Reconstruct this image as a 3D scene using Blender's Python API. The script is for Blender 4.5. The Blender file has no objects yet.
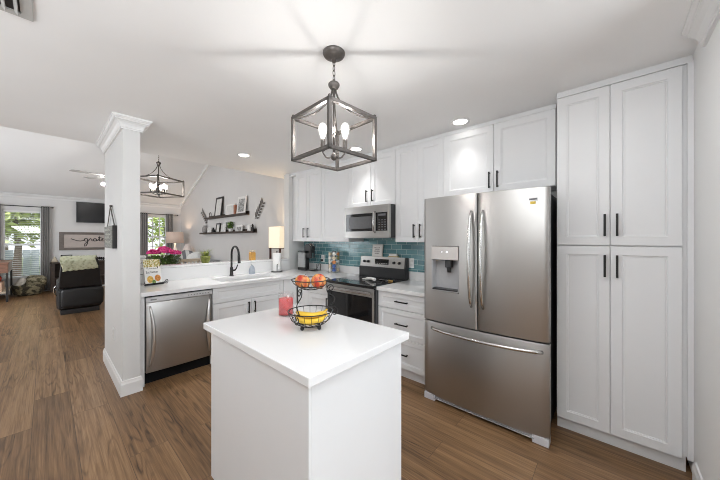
import bpy, bmesh, math, random
from mathutils import Vector, Matrix, Euler
PI = math.pi
SC = bpy.context.scene
COL = SC.collection
rnd = random.Random(7)

# ------------------------------------------------------------------ camera
cam_d = bpy.data.cameras.new('camera')
cam = bpy.data.objects.new('camera', cam_d)
COL.objects.link(cam)
cam.location = (0, 0, 1.42)
cam.rotation_euler = (PI / 2, 0, -math.radians(48.174))
cam_d.sensor_width = 36
cam_d.lens = 281 / 720 * 36
cam_d.shift_y = -0.5 / 720
cam_d.clip_start = 0.03
SC.camera = cam

# ------------------------------------------------------------------ world, exposure, large lights
world = bpy.data.worlds.new('world')
SC.world = world
world.use_nodes = True
wn = world.node_tree
wn.nodes.clear()
w_out = wn.nodes.new('ShaderNodeOutputWorld')
w_bg = wn.nodes.new('ShaderNodeBackground')
w_bg.inputs['Color'].default_value = (0.90, 0.95, 1.0, 1)
w_bg.inputs['Strength'].default_value = 1.15
wn.links.new(w_bg.outputs[0], w_out.inputs['Surface'])

vs = SC.view_settings
vs.view_transform = 'Standard'
vs.look = 'None'
vs.gamma = 1.0
vs.use_curve_mapping = False
vs.exposure = 0.46
try:
    SC.cycles.use_denoising = True
    SC.cycles.max_bounces = 10
    SC.cycles.diffuse_bounces = 6
    SC.cycles.transparent_max_bounces = 24
    SC.cycles.filter_width = 1.0
    SC.cycles.sample_clamp_indirect = 6.0
except Exception:
    pass


def area(name, loc, target, sx, sy, power, col=(1, 1, 1)):
    d = bpy.data.lights.new(name, 'AREA')
    d.shape = 'RECTANGLE'
    d.size, d.size_y = sx, sy
    d.energy = power
    d.color = col
    o = bpy.data.objects.new(name, d)
    o.location = loc
    o.rotation_euler = (Vector(target) - Vector(loc)).to_track_quat('-Z', 'Y').to_euler()
    COL.objects.link(o)
    return o


def sun(name, rot, strength, angle=3):
    d = bpy.data.lights.new(name, 'SUN')
    d.energy = strength
    d.angle = math.radians(angle)
    o = bpy.data.objects.new(name, d)
    o.rotation_euler = rot
    COL.objects.link(o)


sun('sun', (math.radians(38), 0, math.radians(20)), 3.0)
# added daylight-toned fills behind the camera and at the windowless left wall
area('back_fill', (1.0, -2.45, 1.35), (1.0, 2.0, 1.2), 1.9, 2.1, 50, (0.86, 0.94, 1.0))
area('living_fill', (-2.05, 8.2, 1.5), (1.6, 8.6, 1.1), 3.0, 1.9, 74, (0.90, 0.95, 1.0))
area('dining_fill', (-2.05, 5.2, 1.5), (2.8, 5.6, 1.3), 1.8, 1.9, 14, (0.90, 0.95, 1.0))
# added fill beside the camera, aimed up to brighten the ceiling
area('ceiling_fill', (-0.6, 0.0, 1.95), (-0.5, 0.2, 2.53), 1.0, 1.0, 34, (0.93, 0.97, 1.0))
area('right_wall_fill', (1.15, .30, 2.50), (1.15, .30, 0), .9, .9, 7, (.95, .98, 1))  # unseen fill added to brighten the right wall, no fixture here
area('ceiling_fill_side', (-1.5, 2.4, 1.6), (0.4, 3.2, 2.53), 1.2, 1.2, 12, (0.93, 0.97, 1.0))  # second added upward fill, for the ceiling over the peninsula

# ------------------------------------------------------------------ materials
MATS = {}


def mat(name, color, rough=0.5, metal=0.0, var=0.0, vscale=30, bump=0.0, bscale=60, spec=0.5, emit=None, estr=0.0,
        trans=0.0, coat=0.0, aniso=0.0, sheen=0.0, stretch=None, ior=1.45):
    if name in MATS:
        return MATS[name]
    m = bpy.data.materials.new(name)
    m.use_nodes = True
    nt = m.node_tree
    b = nt.nodes['Principled BSDF']
    b.inputs['Base Color'].default_value = (*color, 1)
    b.inputs['Roughness'].default_value = rough
    b.inputs['Metallic'].default_value = metal
    b.inputs['Specular IOR Level'].default_value = spec
    b.inputs['IOR'].default_value = ior
    b.inputs['Transmission Weight'].default_value = trans
    b.inputs['Coat Weight'].default_value = coat
    b.inputs['Sheen Weight'].default_value = sheen
    if aniso:
        b.inputs['Anisotropic'].default_value = aniso
        t = nt.nodes.new('ShaderNodeTangent')
        t.direction_type = 'RADIAL'
        t.axis = 'Z'
        nt.links.new(t.outputs[0], b.inputs['Tangent'])
        b.inputs['Anisotropic Rotation'].default_value = 0.25
    if emit:
        b.inputs['Emission Color'].default_value = (*emit, 1)
        b.inputs['Emission Strength'].default_value = estr
    tc = nt.nodes.new('ShaderNodeTexCoord')
    mp = nt.nodes.new('ShaderNodeMapping')
    if stretch:
        mp.inputs['Scale'].default_value = stretch
    nt.links.new(tc.outputs['Object'], mp.inputs['Vector'])
    if var > 0:
        n = nt.nodes.new('ShaderNodeTexNoise')
        n.inputs['Scale'].default_value = vscale
        n.inputs['Detail'].default_value = 4
        nt.links.new(mp.outputs[0], n.inputs['Vector'])
        r = nt.nodes.new('ShaderNodeValToRGB')
        r.color_ramp.elements[0].position = 0.3
        r.color_ramp.elements[1].position = 0.7
        r.color_ramp.elements[0].color = (*[max(0, c * (1 - var)) for c in color], 1)
        r.color_ramp.elements[1].color = (*[min(1, c * (1 + var)) for c in color], 1)
        nt.links.new(n.outputs['Fac'], r.inputs['Fac'])
        nt.links.new(r.outputs[0], b.inputs['Base Color'])
    if bump > 0:
        n2 = nt.nodes.new('ShaderNodeTexNoise')
        n2.inputs['Scale'].default_value = bscale
        n2.inputs['Detail'].default_value = 3
        nt.links.new(mp.outputs[0], n2.inputs['Vector'])
        bp = nt.nodes.new('ShaderNodeBump')
        bp.inputs['Strength'].default_value = bump
        bp.inputs['Distance'].default_value = 0.01
        nt.links.new(n2.outputs['Fac'], bp.inputs['Height'])
        nt.links.new(bp.outputs[0], b.inputs['Normal'])
    MATS[name] = m
    return m


def two_tone(name, c1, c2, scale, rough=0.5, kind='NOISE', lo=0.45, hi=0.55, bump=0.0, stretch=(1, 1, 1), c3=None):
    m = bpy.data.materials.new(name)
    m.use_nodes = True
    nt = m.node_tree
    b = nt.nodes['Principled BSDF']
    b.inputs['Roughness'].default_value = rough
    tc = nt.nodes.new('ShaderNodeTexCoord')
    mp = nt.nodes.new('ShaderNodeMapping')
    mp.inputs['Scale'].default_value = stretch
    nt.links.new(tc.outputs['Object'], mp.inputs['Vector'])
    if kind == 'NOISE':
        n = nt.nodes.new('ShaderNodeTexNoise')
        n.inputs['Scale'].default_value = scale
        n.inputs['Detail'].default_value = 3
        o = n.outputs['Fac']
    elif kind == 'WAVE':
        n = nt.nodes.new('ShaderNodeTexWave')
        n.inputs['Scale'].default_value = scale
        n.inputs['Distortion'].default_value = 1.0
        o = n.outputs['Fac']
    else:
        n = nt.nodes.new('ShaderNodeTexVoronoi')
        n.inputs['Scale'].default_value = scale
        o = n.outputs['Distance']
    nt.links.new(mp.outputs[0], n.inputs['Vector'])
    r = nt.nodes.new('ShaderNodeValToRGB')
    r.color_ramp.elements[0].position = lo
    r.color_ramp.elements[1].position = hi
    r.color_ramp.elements[0].color = (*c1, 1)
    r.color_ramp.elements[1].color = (*c2, 1)
    if c3:
        e = r.color_ramp.elements.new(min(0.98, hi + 0.12))
        e.color = (*c3, 1)
    nt.links.new(o, r.inputs['Fac'])
    nt.links.new(r.outputs[0], b.inputs['Base Color'])
    if bump:
        bp = nt.nodes.new('ShaderNodeBump')
        bp.inputs['Strength'].default_value = bump
        bp.inputs['Distance'].default_value = 0.01
        nt.links.new(o, bp.inputs['Height'])
        nt.links.new(bp.outputs[0], b.inputs['Normal'])
    MATS[name] = m
    return m


def wood_floor():
    m = bpy.data.materials.new('vinyl_planks')
    m.use_nodes = True
    nt = m.node_tree
    N = nt.nodes.new
    L = nt.links.new
    b = nt.nodes['Principled BSDF']
    tc = N('ShaderNodeTexCoord')
    mp = N('ShaderNodeMapping')
    mp.inputs['Rotation'].default_value = (0, 0, PI / 2)
    mp.inputs['Location'].default_value = (0.35, 0.07, 0)
    L(tc.outputs['Object'], mp.inputs['Vector'])
    br = N('ShaderNodeTexBrick')
    br.offset = 0.37
    br.offset_frequency = 2
    br.inputs['Scale'].default_value = 1.0
    br.inputs['Brick Width'].default_value = 1.45
    br.inputs['Row Height'].default_value = 0.215
    br.inputs['Mortar Size'].default_value = 0.0012
    br.inputs['Mortar Smooth'].default_value = 0.1
    br.inputs['Color1'].default_value = (0, 0, 0, 1)
    br.inputs['Color2'].default_value = (1, 1, 1, 1)
    br.inputs['Mortar'].default_value = (0.5, 0.5, 0.5, 1)
    L(mp.outputs[0], br.inputs['Vector'])
    # per plank offset of the grain
    sc = N('ShaderNodeVectorMath')
    sc.operation = 'SCALE'
    sc.inputs['Scale'].default_value = 7.0
    L(br.outputs['Color'], sc.inputs[0])
    ad = N('ShaderNodeVectorMath')
    ad.operation = 'ADD'
    L(mp.outputs[0], ad.inputs[0])
    L(sc.outputs[0], ad.inputs[1])
    def noise(scale, sc_, detail, rough, dist=0.0):
        q = N('ShaderNodeMapping')
        q.inputs['Scale'].default_value = scale
        L(ad.outputs[0], q.inputs['Vector'])
        n = N('ShaderNodeTexNoise')
        n.inputs['Scale'].default_value = sc_
        n.inputs['Detail'].default_value = detail
        n.inputs['Roughness'].default_value = rough
        n.inputs['Distortion'].default_value = dist
        L(q.outputs[0], n.inputs['Vector'])
        return n.outputs['Fac']

    def math_(op, a, b=None, c=None):
        m_ = N('ShaderNodeMath')
        m_.operation = op
        for k, v in enumerate((a, b, c)):
            if v is None:
                continue
            if isinstance(v, (int, float)):
                m_.inputs[k].default_value = v
            else:
                L(v, m_.inputs[k])
        return m_.outputs[0]

    broad = noise((.55, 5.5, 5.5), 1.0, 3, .5)            # cathedral field, long along the plank
    rings = math_('SINE', math_('MULTIPLY', broad, 105.0))
    rings = math_('POWER', math_('MULTIPLY_ADD', rings, .5, .5), 3.0)
    patch = noise((.9, 5.0, 5.0), 1.0, 2, .5)              # where the rings show
    patch = math_('MULTIPLY', math_('SUBTRACT', patch, .46), 4.0)
    patch = math_('MINIMUM', math_('MAXIMUM', patch, 0.0), 1.0)
    fine = noise((3.0, 120.0, 120.0), 1.0, 4, .65)         # pores
    streak = noise((.8, 26.0, 26.0), 1.0, 4, .6, .3)
    sp = N('ShaderNodeSeparateColor')
    L(br.outputs['Color'], sp.inputs[0])
    fac = math_('MULTIPLY_ADD', sp.outputs[0], .22, .19)
    fac = math_('ADD', fac, math_('MULTIPLY', math_('SUBTRACT', streak, .5), .85))
    fac = math_('ADD', fac, math_('MULTIPLY', math_('SUBTRACT', fine, .5), .85))
    fac = math_('SUBTRACT', math_('ADD', fac, .22), math_('MULTIPLY', math_('MULTIPLY', rings, patch), .34))
    ramp = N('ShaderNodeValToRGB')
    ce = ramp.color_ramp.elements
    ce[0].position = 0.05
    ce[0].color = (0.048, 0.025, 0.0125, 1)
    ce[1].position = 0.95
    ce[1].color = (0.42, 0.262, 0.138, 1)
    e = ce.new(0.5)
    e.color = (0.225, 0.126, 0.060, 1)
    L(fac, ramp.inputs['Fac'])
    mx = N('ShaderNodeMix')
    mx.data_type = 'RGBA'
    mx.inputs[7].default_value = (0.075, 0.045, 0.026, 1)
    L(br.outputs['Fac'], mx.inputs[0])
    L(ramp.outputs[0], mx.inputs[6])
    L(mx.outputs[2], b.inputs['Base Color'])
    b.inputs['Roughness'].default_value = 0.36
    b.inputs['Specular IOR Level'].default_value = 0.4
    bp = N('ShaderNodeBump')
    bp.inputs['Strength'].default_value = 0.12
    bp.inputs['Distance'].default_value = 0.004
    L(fac, bp.inputs['Height'])
    L(bp.outputs[0], b.inputs['Normal'])
    return m


def tile_mat():
    m = bpy.data.materials.new('teal_subway_tile')
    m.use_nodes = True
    nt = m.node_tree
    N = nt.nodes.new
    L = nt.links.new
    b = nt.nodes['Principled BSDF']
    tc = N('ShaderNodeTexCoord')
    sx = N('ShaderNodeSeparateXYZ')
    L(tc.outputs['Object'], sx.inputs[0])
    cb = N('ShaderNodeCombineXYZ')
    L(sx.outputs['Y'], cb.inputs['X'])
    L(sx.outputs['Z'], cb.inputs['Y'])
    br = N('ShaderNodeTexBrick')
    br.offset = 0.5
    br.inputs['Scale'].default_value = 1.0
    br.inputs['Brick Width'].default_value = 0.155
    br.inputs['Row Height'].default_value = 0.0615
    br.inputs['Mortar Size'].default_value = 0.0035
    br.inputs['Mortar Smooth'].default_value = 0.15
    br.inputs['Color1'].default_value = (0.085, 0.205, 0.235, 1)
    br.inputs['Color2'].default_value = (0.165, 0.345, 0.365, 1)
    br.inputs['Mortar'].default_value = (0.42, 0.55, 0.56, 1)
    L(cb.outputs[0], br.inputs['Vector'])
    n = N('ShaderNodeTexNoise')
    n.inputs['Scale'].default_value = 14
    L(cb.outputs[0], n.inputs['Vector'])
    mx = N('ShaderNodeMix')
    mx.data_type = 'RGBA'
    mx.blend_type = 'OVERLAY'
    mx.inputs[0].default_value = 0.35
    L(br.outputs['Color'], mx.inputs[6])
    L(n.outputs['Color'], mx.inputs[7])
    L(br.outputs['Color'], b.inputs['Base Color'])
    rr = N('ShaderNodeMath')
    rr.operation = 'MULTIPLY_ADD'
    rr.inputs[1].default_value = 0.6
    rr.inputs[2].default_value = 0.12
    L(br.outputs['Fac'], rr.inputs[0])
    L(rr.outputs[0], b.inputs['Roughness'])
    bp = N('ShaderNodeBump')
    bp.invert = True
    bp.inputs['Strength'].default_value = 0.6
    bp.inputs['Distance'].default_value = 0.003
    L(br.outputs['Fac'], bp.inputs['Height'])
    L(bp.outputs[0], b.inputs['Normal'])
    return m


def pane_mat():
    m = bpy.data.materials.new('window_glass')
    m.use_nodes = True
    nt = m.node_tree
    nt.nodes.clear()
    o = nt.nodes.new('ShaderNodeOutputMaterial')
    mx = nt.nodes.new('ShaderNodeMixShader')
    t = nt.nodes.new('ShaderNodeBsdfTransparent')
    g = nt.nodes.new('ShaderNodeBsdfGlossy')
    g.inputs['Roughness'].default_value = 0.02
    mx.inputs[0].default_value = 0.06
    nt.links.new(t.outputs[0], mx.inputs[1])
    nt.links.new(g.outputs[0], mx.inputs[2])
    nt.links.new(mx.outputs[0], o.inputs['Surface'])
    return m


def bulb_glass():
    m = bpy.data.materials.new('glowing_bulb_glass')
    m.use_nodes = True
    nt = m.node_tree
    nt.nodes.clear()
    o = nt.nodes.new('ShaderNodeOutputMaterial')
    mx = nt.nodes.new('ShaderNodeMixShader')
    t = nt.nodes.new('ShaderNodeBsdfTransparent')
    e = nt.nodes.new('ShaderNodeEmission')
    e.inputs['Color'].default_value = (1, .97, .93, 1)
    e.inputs['Strength'].default_value = 4
    mx.inputs[0].default_value = .22
    nt.links.new(t.outputs[0], mx.inputs[1])
    nt.links.new(e.outputs[0], mx.inputs[2])
    nt.links.new(mx.outputs[0], o.inputs['Surface'])
    return m


BULB_GLASS = bulb_glass()
FLOOR = wood_floor()
TILE = tile_mat()
PANE = pane_mat()
WALL = mat('wall_paint', (0.70, 0.697, 0.69), 0.6, var=0.01, vscale=3, bump=0.03, bscale=220)
WALL_LIV = mat('wall_paint_living', (0.66, 0.645, 0.635), 0.65, var=0.01, vscale=3, bump=0.03, bscale=220)
CEIL = mat('ceiling_paint', (0.91, 0.91, 0.91), 0.75, var=0.01, vscale=2, bump=0.04, bscale=150)
TRIM = mat('trim_white', (0.80, 0.80, 0.797), 0.4, var=0.006, vscale=5)
CAB = mat('cabinet_white', (0.77, 0.775, 0.785), 0.38, var=0.006, vscale=6)
CABIN = mat('cabinet_shadow_gap', (0.35, 0.35, 0.35), 0.6, var=0.02)
QUARTZ = mat('white_quartz', (0.80, 0.80, 0.805), 0.06, var=0.010, vscale=2.2, spec=0.5)
SINKM = mat('sink_composite', (0.80, 0.80, 0.80), 0.25, var=0.01)
BLACK = mat('black_metal', (0.022, 0.021, 0.021), 0.42, 0.3, var=0.1)
BRONZE = mat('dark_bronze', (0.12, 0.108, 0.10), 0.42, 0.55, var=0.15, vscale=40)
STEEL = mat('stainless_steel', (0.45, 0.438, 0.424), 0.36, 1.0, var=0.03, vscale=3, aniso=0.55, stretch=(1, 1, 0.2))
STEELB = mat('bright_steel', (0.62, 0.61, 0.595), 0.22, 1.0, var=0.02, vscale=20)
GREYP = mat('fridge_grey_plastic', (0.42, 0.42, 0.43), 0.45, var=0.03)
BLKGL = mat('black_glass', (0.012, 0.012, 0.013), 0.06, 0.0, var=0.05, spec=0.6)
BLKPL = mat('black_plastic', (0.03, 0.03, 0.032), 0.35, var=0.05)
WHTPL = mat('white_plastic', (0.82, 0.82, 0.81), 0.35, var=0.01)
DKWOOD = mat('dark_wood', (0.055, 0.038, 0.030), 0.5, var=0.3, vscale=9, stretch=(1, 8, 8))
BRWOOD = mat('red_brown_wood', (0.23, 0.115, 0.075), 0.45, var=0.25, vscale=7, stretch=(1, 9, 9))
PALEWD = mat('pale_wood', (0.55, 0.47, 0.37), 0.5, var=0.15, vscale=8, stretch=(1, 8, 8))
LEATHER = mat('black_leather', (0.014, 0.014, 0.015), 0.45, var=0.2, vscale=8, bump=0.15, bscale=120)
GREYFAB = mat('grey_fabric', (0.23, 0.235, 0.24), 0.9, var=0.15, vscale=90, sheen=0.2)
LTFAB = mat('light_fabric', (0.66, 0.66, 0.65), 0.9, var=0.1, vscale=60, sheen=0.2)
CURT = mat('grey_curtain', (0.27, 0.26, 0.255), 0.9, var=0.12, vscale=40, sheen=0.2)
BULB = mat('lit_bulb', (1, 0.95, 0.88), 0.3, emit=(1, 0.97, 0.93), estr=430, var=0.01)
BULB_SMALL = mat('lit_small_bulb', (1, 0.95, 0.88), 0.3, emit=(1, 0.97, 0.92), estr=45, var=0.01)
GLOBE = mat('lit_globe', (1, 0.95, 0.88), 0.3, emit=(1, 0.97, 0.92), estr=60, var=0.01)
CANL = mat('lit_recessed_lens', (1, 1, 1), 0.4, emit=(1, 0.97, 0.92), estr=6, var=0.01)
SHADE_LIT = mat('lit_cream_shade', (0.9, 0.82, 0.68), 0.8, emit=(1, 0.82, 0.58), estr=0.42, var=0.02, vscale=60)
SHADE_BG = mat('lit_taupe_shade', (0.55, 0.45, 0.39), 0.8, emit=(0.9, 0.62, 0.48), estr=0.10, var=0.03, vscale=80)
GREEN = mat('leaf_green', (0.11, 0.20, 0.045), 0.55, var=0.4, vscale=14)
GREENY = mat('leaf_yellow_green', (0.25, 0.30, 0.055), 0.55, var=0.3, vscale=14)
PINK = mat('hot_pink_petal', (0.80, 0.055, 0.27), 0.6, var=0.35, vscale=30)
def mat_jar():
    m = PANE.copy()
    m.name = 'jar_glass'
    nt = m.node_tree
    for n in nt.nodes:
        if n.type == 'MIX_SHADER':
            n.inputs[0].default_value = .09
        if n.type == 'BSDF_GLOSSY':
            n.inputs['Roughness'].default_value = .15
    return m
TERRA = mat('ceramic_white', (0.80, 0.79, 0.77), 0.3, var=0.02)


# ------------------------------------------------------------------ mesh builder
class MB:
    def __init__(s):
        s.bm = bmesh.new()
        s.smooth = []

    def _pts(s, pts):
        return [s.bm.verts.new(Vector(p)) for p in pts]

    def face(s, vs_, sm=False):
        try:
            f = s.bm.faces.new(vs_)
            f.smooth = sm
            return f
        except ValueError:
            return None

    def box(s, a, b, bev=0.0, seg=2, rot=None):
        x0, y0, z0 = [min(p, q) for p, q in zip(a, b)]
        x1, y1, z1 = [max(p, q) for p, q in zip(a, b)]
        t = bmesh.new()
        bmesh.ops.create_cube(t, size=1)
        for v in t.verts:
            v.co = Vector(((v.co.x + .5) * (x1 - x0) + x0, (v.co.y + .5) * (y1 - y0) + y0, (v.co.z + .5) * (z1 - z0) + z0))
        if bev > 0:
            bmesh.ops.bevel(t, geom=t.edges[:], offset=bev, segments=seg, affect='EDGES', profile=0.5)
        if rot:
            c = Vector(((x0 + x1) / 2, (y0 + y1) / 2, (z0 + z1) / 2))
            M = Euler(rot).to_matrix()
            for v in t.verts:
                v.co = M @ (v.co - c) + c
        s._merge(t, smooth=False)
        return s

    def _merge(s, t, smooth=False):
        mp = {}
        for v in t.verts:
            mp[v] = s.bm.verts.new(v.co)
        for f in t.faces:
            nf = s.face([mp[v] for v in f.verts])
            if nf:
                nf.smooth = smooth
        t.free()

    def ring_loft(s, rings, cap0=True, cap1=True, sm=True, closed=True):
        R = [s._pts(r) for r in rings]
        n = len(R[0])
        for i in range(len(R) - 1):
            for j in range(n if closed else n - 1):
                k = (j + 1) % n
                s.face([R[i][j], R[i][k], R[i + 1][k], R[i + 1][j]], sm)
        if cap0:
            s.face(R[0][::-1])
        if cap1:
            s.face(R[-1])
        return s

    def tube(s, pts, r, seg=8, closed=False, rs=None):
        P = [Vector(p) for p in pts]
        n = len(P)
        rings = []
        prev = None
        for i in range(n):
            if closed:
                d = (P[(i + 1) % n] - P[(i - 1) % n]).normalized()
            else:
                d = (P[min(i + 1, n - 1)] - P[max(i - 1, 0)]).normalized()
            if prev is None:
                u = d.orthogonal().normalized()
            else:
                u = (prev - d * prev.dot(d))
                u = u.normalized() if u.length > 1e-6 else d.orthogonal().normalized()
            prev = u
            w = d.cross(u)
            rr = rs[i] if rs else r
            rings.append([P[i] + (u * math.cos(2 * PI * k / seg) + w * math.sin(2 * PI * k / seg)) * rr for k in range(seg)])
        if closed:
            R = [s._pts(q) for q in rings]
            # align the closing ring
            best = min(range(seg), key=lambda o: (R[-1][0].co - R[0][o].co).length)
            for i in range(n):
                A = R[i]
                B = R[(i + 1) % n]
                off = best if i == n - 1 else 0
                for j in range(seg):
                    k = (j + 1) % seg
                    s.face([A[j], A[k], B[(k + off) % seg], B[(j + off) % seg]], True)
        else:
            s.ring_loft(rings)
        return s

    def cyl(s, a, b, r, r2=None, seg=20, sm=True):
        a, b = Vector(a), Vector(b)
        d = (b - a).normalized()
        u = d.orthogonal().normalized()
        w = d.cross(u)
        r2 = r if r2 is None else r2
        rings = [[p + (u * math.cos(2 * PI * k / seg) + w * math.sin(2 * PI * k / seg)) * q for k in range(seg)] for p, q in ((a, r), (b, r2))]
        return s.ring_loft(rings, sm=sm)

    def lathe(s, c, prof, seg=24, cap=True, sy=1.0):
        rings = [[(c[0] + r * math.cos(2 * PI * k / seg), c[1] + sy * r * math.sin(2 * PI * k / seg), c[2] + z) for k in range(seg)] for r, z in prof]
        return s.ring_loft(rings, cap, cap)

    def ell(s, c, r, seg=16, rot=None):
        t = bmesh.new()
        bmesh.ops.create_uvsphere(t, u_segments=seg, v_segments=max(6, seg * 2 // 3), radius=1)
        M = Euler(rot).to_matrix() if rot else Matrix.Identity(3)
        for v in t.verts:
            v.co = M @ Vector((v.co.x * r[0], v.co.y * r[1], v.co.z * r[2])) + Vector(c)
        s._merge(t, True)
        return s

    def sell(s, c, r, p=0.45, seg=24, rot=None, fn=None):
        """super-ellipsoid: pillows and cushions"""
        t = bmesh.new()
        bmesh.ops.create_uvsphere(t, u_segments=seg, v_segments=seg // 2 + 2, radius=1)
        M = Euler(rot).to_matrix() if rot else Matrix.Identity(3)
        sg = lambda q: math.copysign(abs(q) ** p, q)
        for v in t.verts:
            q = Vector((sg(v.co.x) * r[0], sg(v.co.y) * r[1], sg(v.co.z) * r[2]))
            if fn:
                q = fn(q)
            v.co = M @ q + Vector(c)
        s._merge(t, True)
        return s

    def prism(s, poly, off):
        """poly: list of 3-D points, off: extrusion vector"""
        o = Vector(off)
        A = s._pts(poly)
        B = s._pts([Vector(p) + o for p in poly])
        n = len(A)
        for j in range(n):
            k = (j + 1) % n
            s.face([A[j], A[k], B[k], B[j]])
        s.face(A[::-1])
        s.face(B)
        return s

    def grid(s, fn, nu, nv, sm=True, cu=False):
        V = [[s.bm.verts.new(Vector(fn(i / nu, j / nv))) for j in range(nv + 1)] for i in range(nu + 1)]
        for i in range(nu):
            for j in range(nv):
                s.face([V[i][j], V[i + 1][j], V[i + 1][j + 1], V[i][j + 1]], sm)
        return s

    def build(s, name, m, parent=None, solid=0.0, label=None, autosmooth=None):
        me = bpy.data.meshes.new(name)
        bmesh.ops.recalc_face_normals(s.bm, faces=s.bm.faces[:])
        off = Vector((0, 0, 0))
        p = parent
        while p is not None:
            off += p.location
            p = p.parent
        if off.length > 0:
            for v in s.bm.verts:
                v.co -= off
        s.bm.to_mesh(me)
        s.bm.free()
        o = bpy.data.objects.new(name, me)
        COL.objects.link(o)
        me.materials.append(m)
        if parent is not None:
            o.parent = parent
        if solid:
            md = o.modifiers.new('solid', 'SOLIDIFY')
            md.thickness = solid
            md.offset = 0
        if label:
            o['label'] = label
        return o


def bevel_mod(o, w=0.003, seg=2):
    md = o.modifiers.new('bevel', 'BEVEL')
    md.width = w
    md.segments = seg
    md.limit_method = 'ANGLE'
    return o


def thing(name, label, cat, loc=(0, 0, 0), group=None):
    o = bpy.data.objects.new(name, None)
    o.empty_display_size = 0.05
    o.location = loc
    COL.objects.link(o)
    o['label'] = label
    o['category'] = cat
    if group:
        o['group'] = group
    return o


def tag(o, label, cat, group=None, kind=None):
    o['label'] = label
    o['category'] = cat
    if group:
        o['group'] = group
    if kind:
        o['kind'] = kind
    return o


def struct(name, mb, m, label=None, cat=None):
    o = mb.build(name, m)
    o['kind'] = 'structure'
    if label:
        o['label'] = label
        o['category'] = cat
    return o


def sstruct(name, label, cat, loc=(0, 0, 0)):
    o = thing(name, label, cat, loc)
    o['kind'] = 'structure'
    return o


def copy_tree(o, parent=None):
    c = o.copy()
    COL.objects.link(c)
    if parent is not None:
        c.parent = parent
    for ch in list(o.children):
        copy_tree(ch, c)
    return c


def dup(root, loc, rz=0.0, label=None):
    c = copy_tree(root)
    c.location = loc
    c.rotation_euler = (0, 0, rz)
    if label:
        c['label'] = label
    return c


def text_mesh(txt, size, m, name, parent, origin, ux, uz, depth=0.0008):
    """flat lettering: origin = left baseline, ux = reading direction, uz = up"""
    cu = bpy.data.curves.new('t', 'FONT')
    cu.body = txt
    cu.size = size
    cu.extrude = depth
    cu.resolution_u = 2
    tmp = bpy.data.objects.new('t', cu)
    COL.objects.link(tmp)
    dg = bpy.context.evaluated_depsgraph_get()
    me = bpy.data.meshes.new_from_object(tmp.evaluated_get(dg))
    bpy.data.objects.remove(tmp)
    ux, uz = Vector(ux).normalized(), Vector(uz).normalized()
    nn = ux.cross(uz)
    off = Vector((0, 0, 0))
    p = parent
    while p is not None:
        off += p.location
        p = p.parent
    o0 = Vector(origin) - off
    for v in me.vertices:
        v.co = o0 + ux * v.co.x + uz * v.co.y + nn * v.co.z
    o = bpy.data.objects.new(name, me)
    COL.objects.link(o)
    me.materials.clear()
    me.materials.append(m)
    if parent is not None:
        o.parent = parent
    return o


def squiggle(mb, origin, ux, uz, length, h, r, seed=0):
    """a line of small handwriting too small to read"""
    q = random.Random(seed)
    ux, uz = Vector(ux), Vector(uz)
    o = Vector(origin)
    n = int(length / (h * 0.35))
    pts = []
    for i in range(n):
        pts.append(o + ux * (i * h * 0.35) + uz * (h * (0.2 + 0.8 * q.random()) if i % 2 else 0.1 * h))
    mb.tube(pts, r, 4)


# faces: 'K' looks to -X (kitchen wall), 'P' looks to -Y (peninsula), 'I' looks to +X (island)
def fmap(face):
    if face == 'K':
        return lambda u, n, z: (n, u, z)
    if face == 'P':
        return lambda u, n, z: (u, n, z)
    return lambda u, n, z: (-n, u, z)


def fbox(mb, face, u0, u1, n0, n1, z0, z1, bev=0.0):
    f = fmap(face)
    return mb.box(f(u0, n0, z0), f(u1, n1, z1), bev)


def shaker(mb, face, u0, u1, z0, z1, n0, t=0.02, fr=0.058, flat=False):
    f = fmap(face)
    if u0 > u1:
        u0, u1 = u1, u0
    if flat:
        prof = [(0, n0 + t), (0, n0 + .002), (.002, n0)]
    else:
        prof = [(0, n0 + t), (0, n0 + .002), (.002, n0), (fr, n0), (fr + .004, n0 + .005), (fr + .009, n0 + .0055), (fr + .011, n0 + .010)]
    rings = [[f(u0 + i, n, z0 + i), f(u1 - i, n, z0 + i), f(u1 - i, n, z1 - i), f(u0 + i, n, z1 - i)] for i, n in prof]
    mb.ring_loft(rings, sm=False)
    return mb


def pull(parent, face, u, z, n0, length=0.15, vertical=True, m=None):
    mb = MB()
    w, so = 0.0065, 0.032
    h = length / 2
    if vertical:
        fbox(mb, face, u - w, u + w, n0 - so, n0 - so + .010, z - h, z + h, .002)
        for zz in (z - h + .012, z + h - .012):
            fbox(mb, face, u - w * .8, u + w * .8, n0 - so + .006, n0 + .001, zz - .006, zz + .006)
    else:
        fbox(mb, face, u - h, u + h, n0 - so, n0 - so + .010, z - w, z + w, .002)
        for uu in (u - h + .012, u + h - .012):
            fbox(mb, face, uu - .006, uu + .006, n0 - so + .006, n0 + .001, z - w * .8, z + w * .8)
    return mb.build('handle', m or BLACK, parent)


def door(root, face, u0, u1, z0, z1, n0, hu=None, hz=None, name='door', vertical=True, fr=.058, hl=.15):
    d = shaker(MB(), face, u0, u1, z0, z1, n0, fr=fr).build(name, CAB, root)
    if hu is not None:
        pull(d, face, hu, hz, n0, hl, vertical)
    return d


# ================================================================== SETTING
KX = 3.06          # kitchen wall face
LX = 3.25          # living room right wall face
CZ = 2.53          # kitchen ceiling
FY = 11.60         # far wall face
RY = -0.365        # right wall face
CE = 4.46          # edge of the flat kitchen ceiling
LW = -2.2          # left outer wall face
BY = -2.6          # back wall face
def vault(y):
    return 2.63 + 0.4 * (FY - y) if y > 8.03 else 2.63 + 0.4 * (FY - 8.03) - 0.4 * (8.03 - y)

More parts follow.
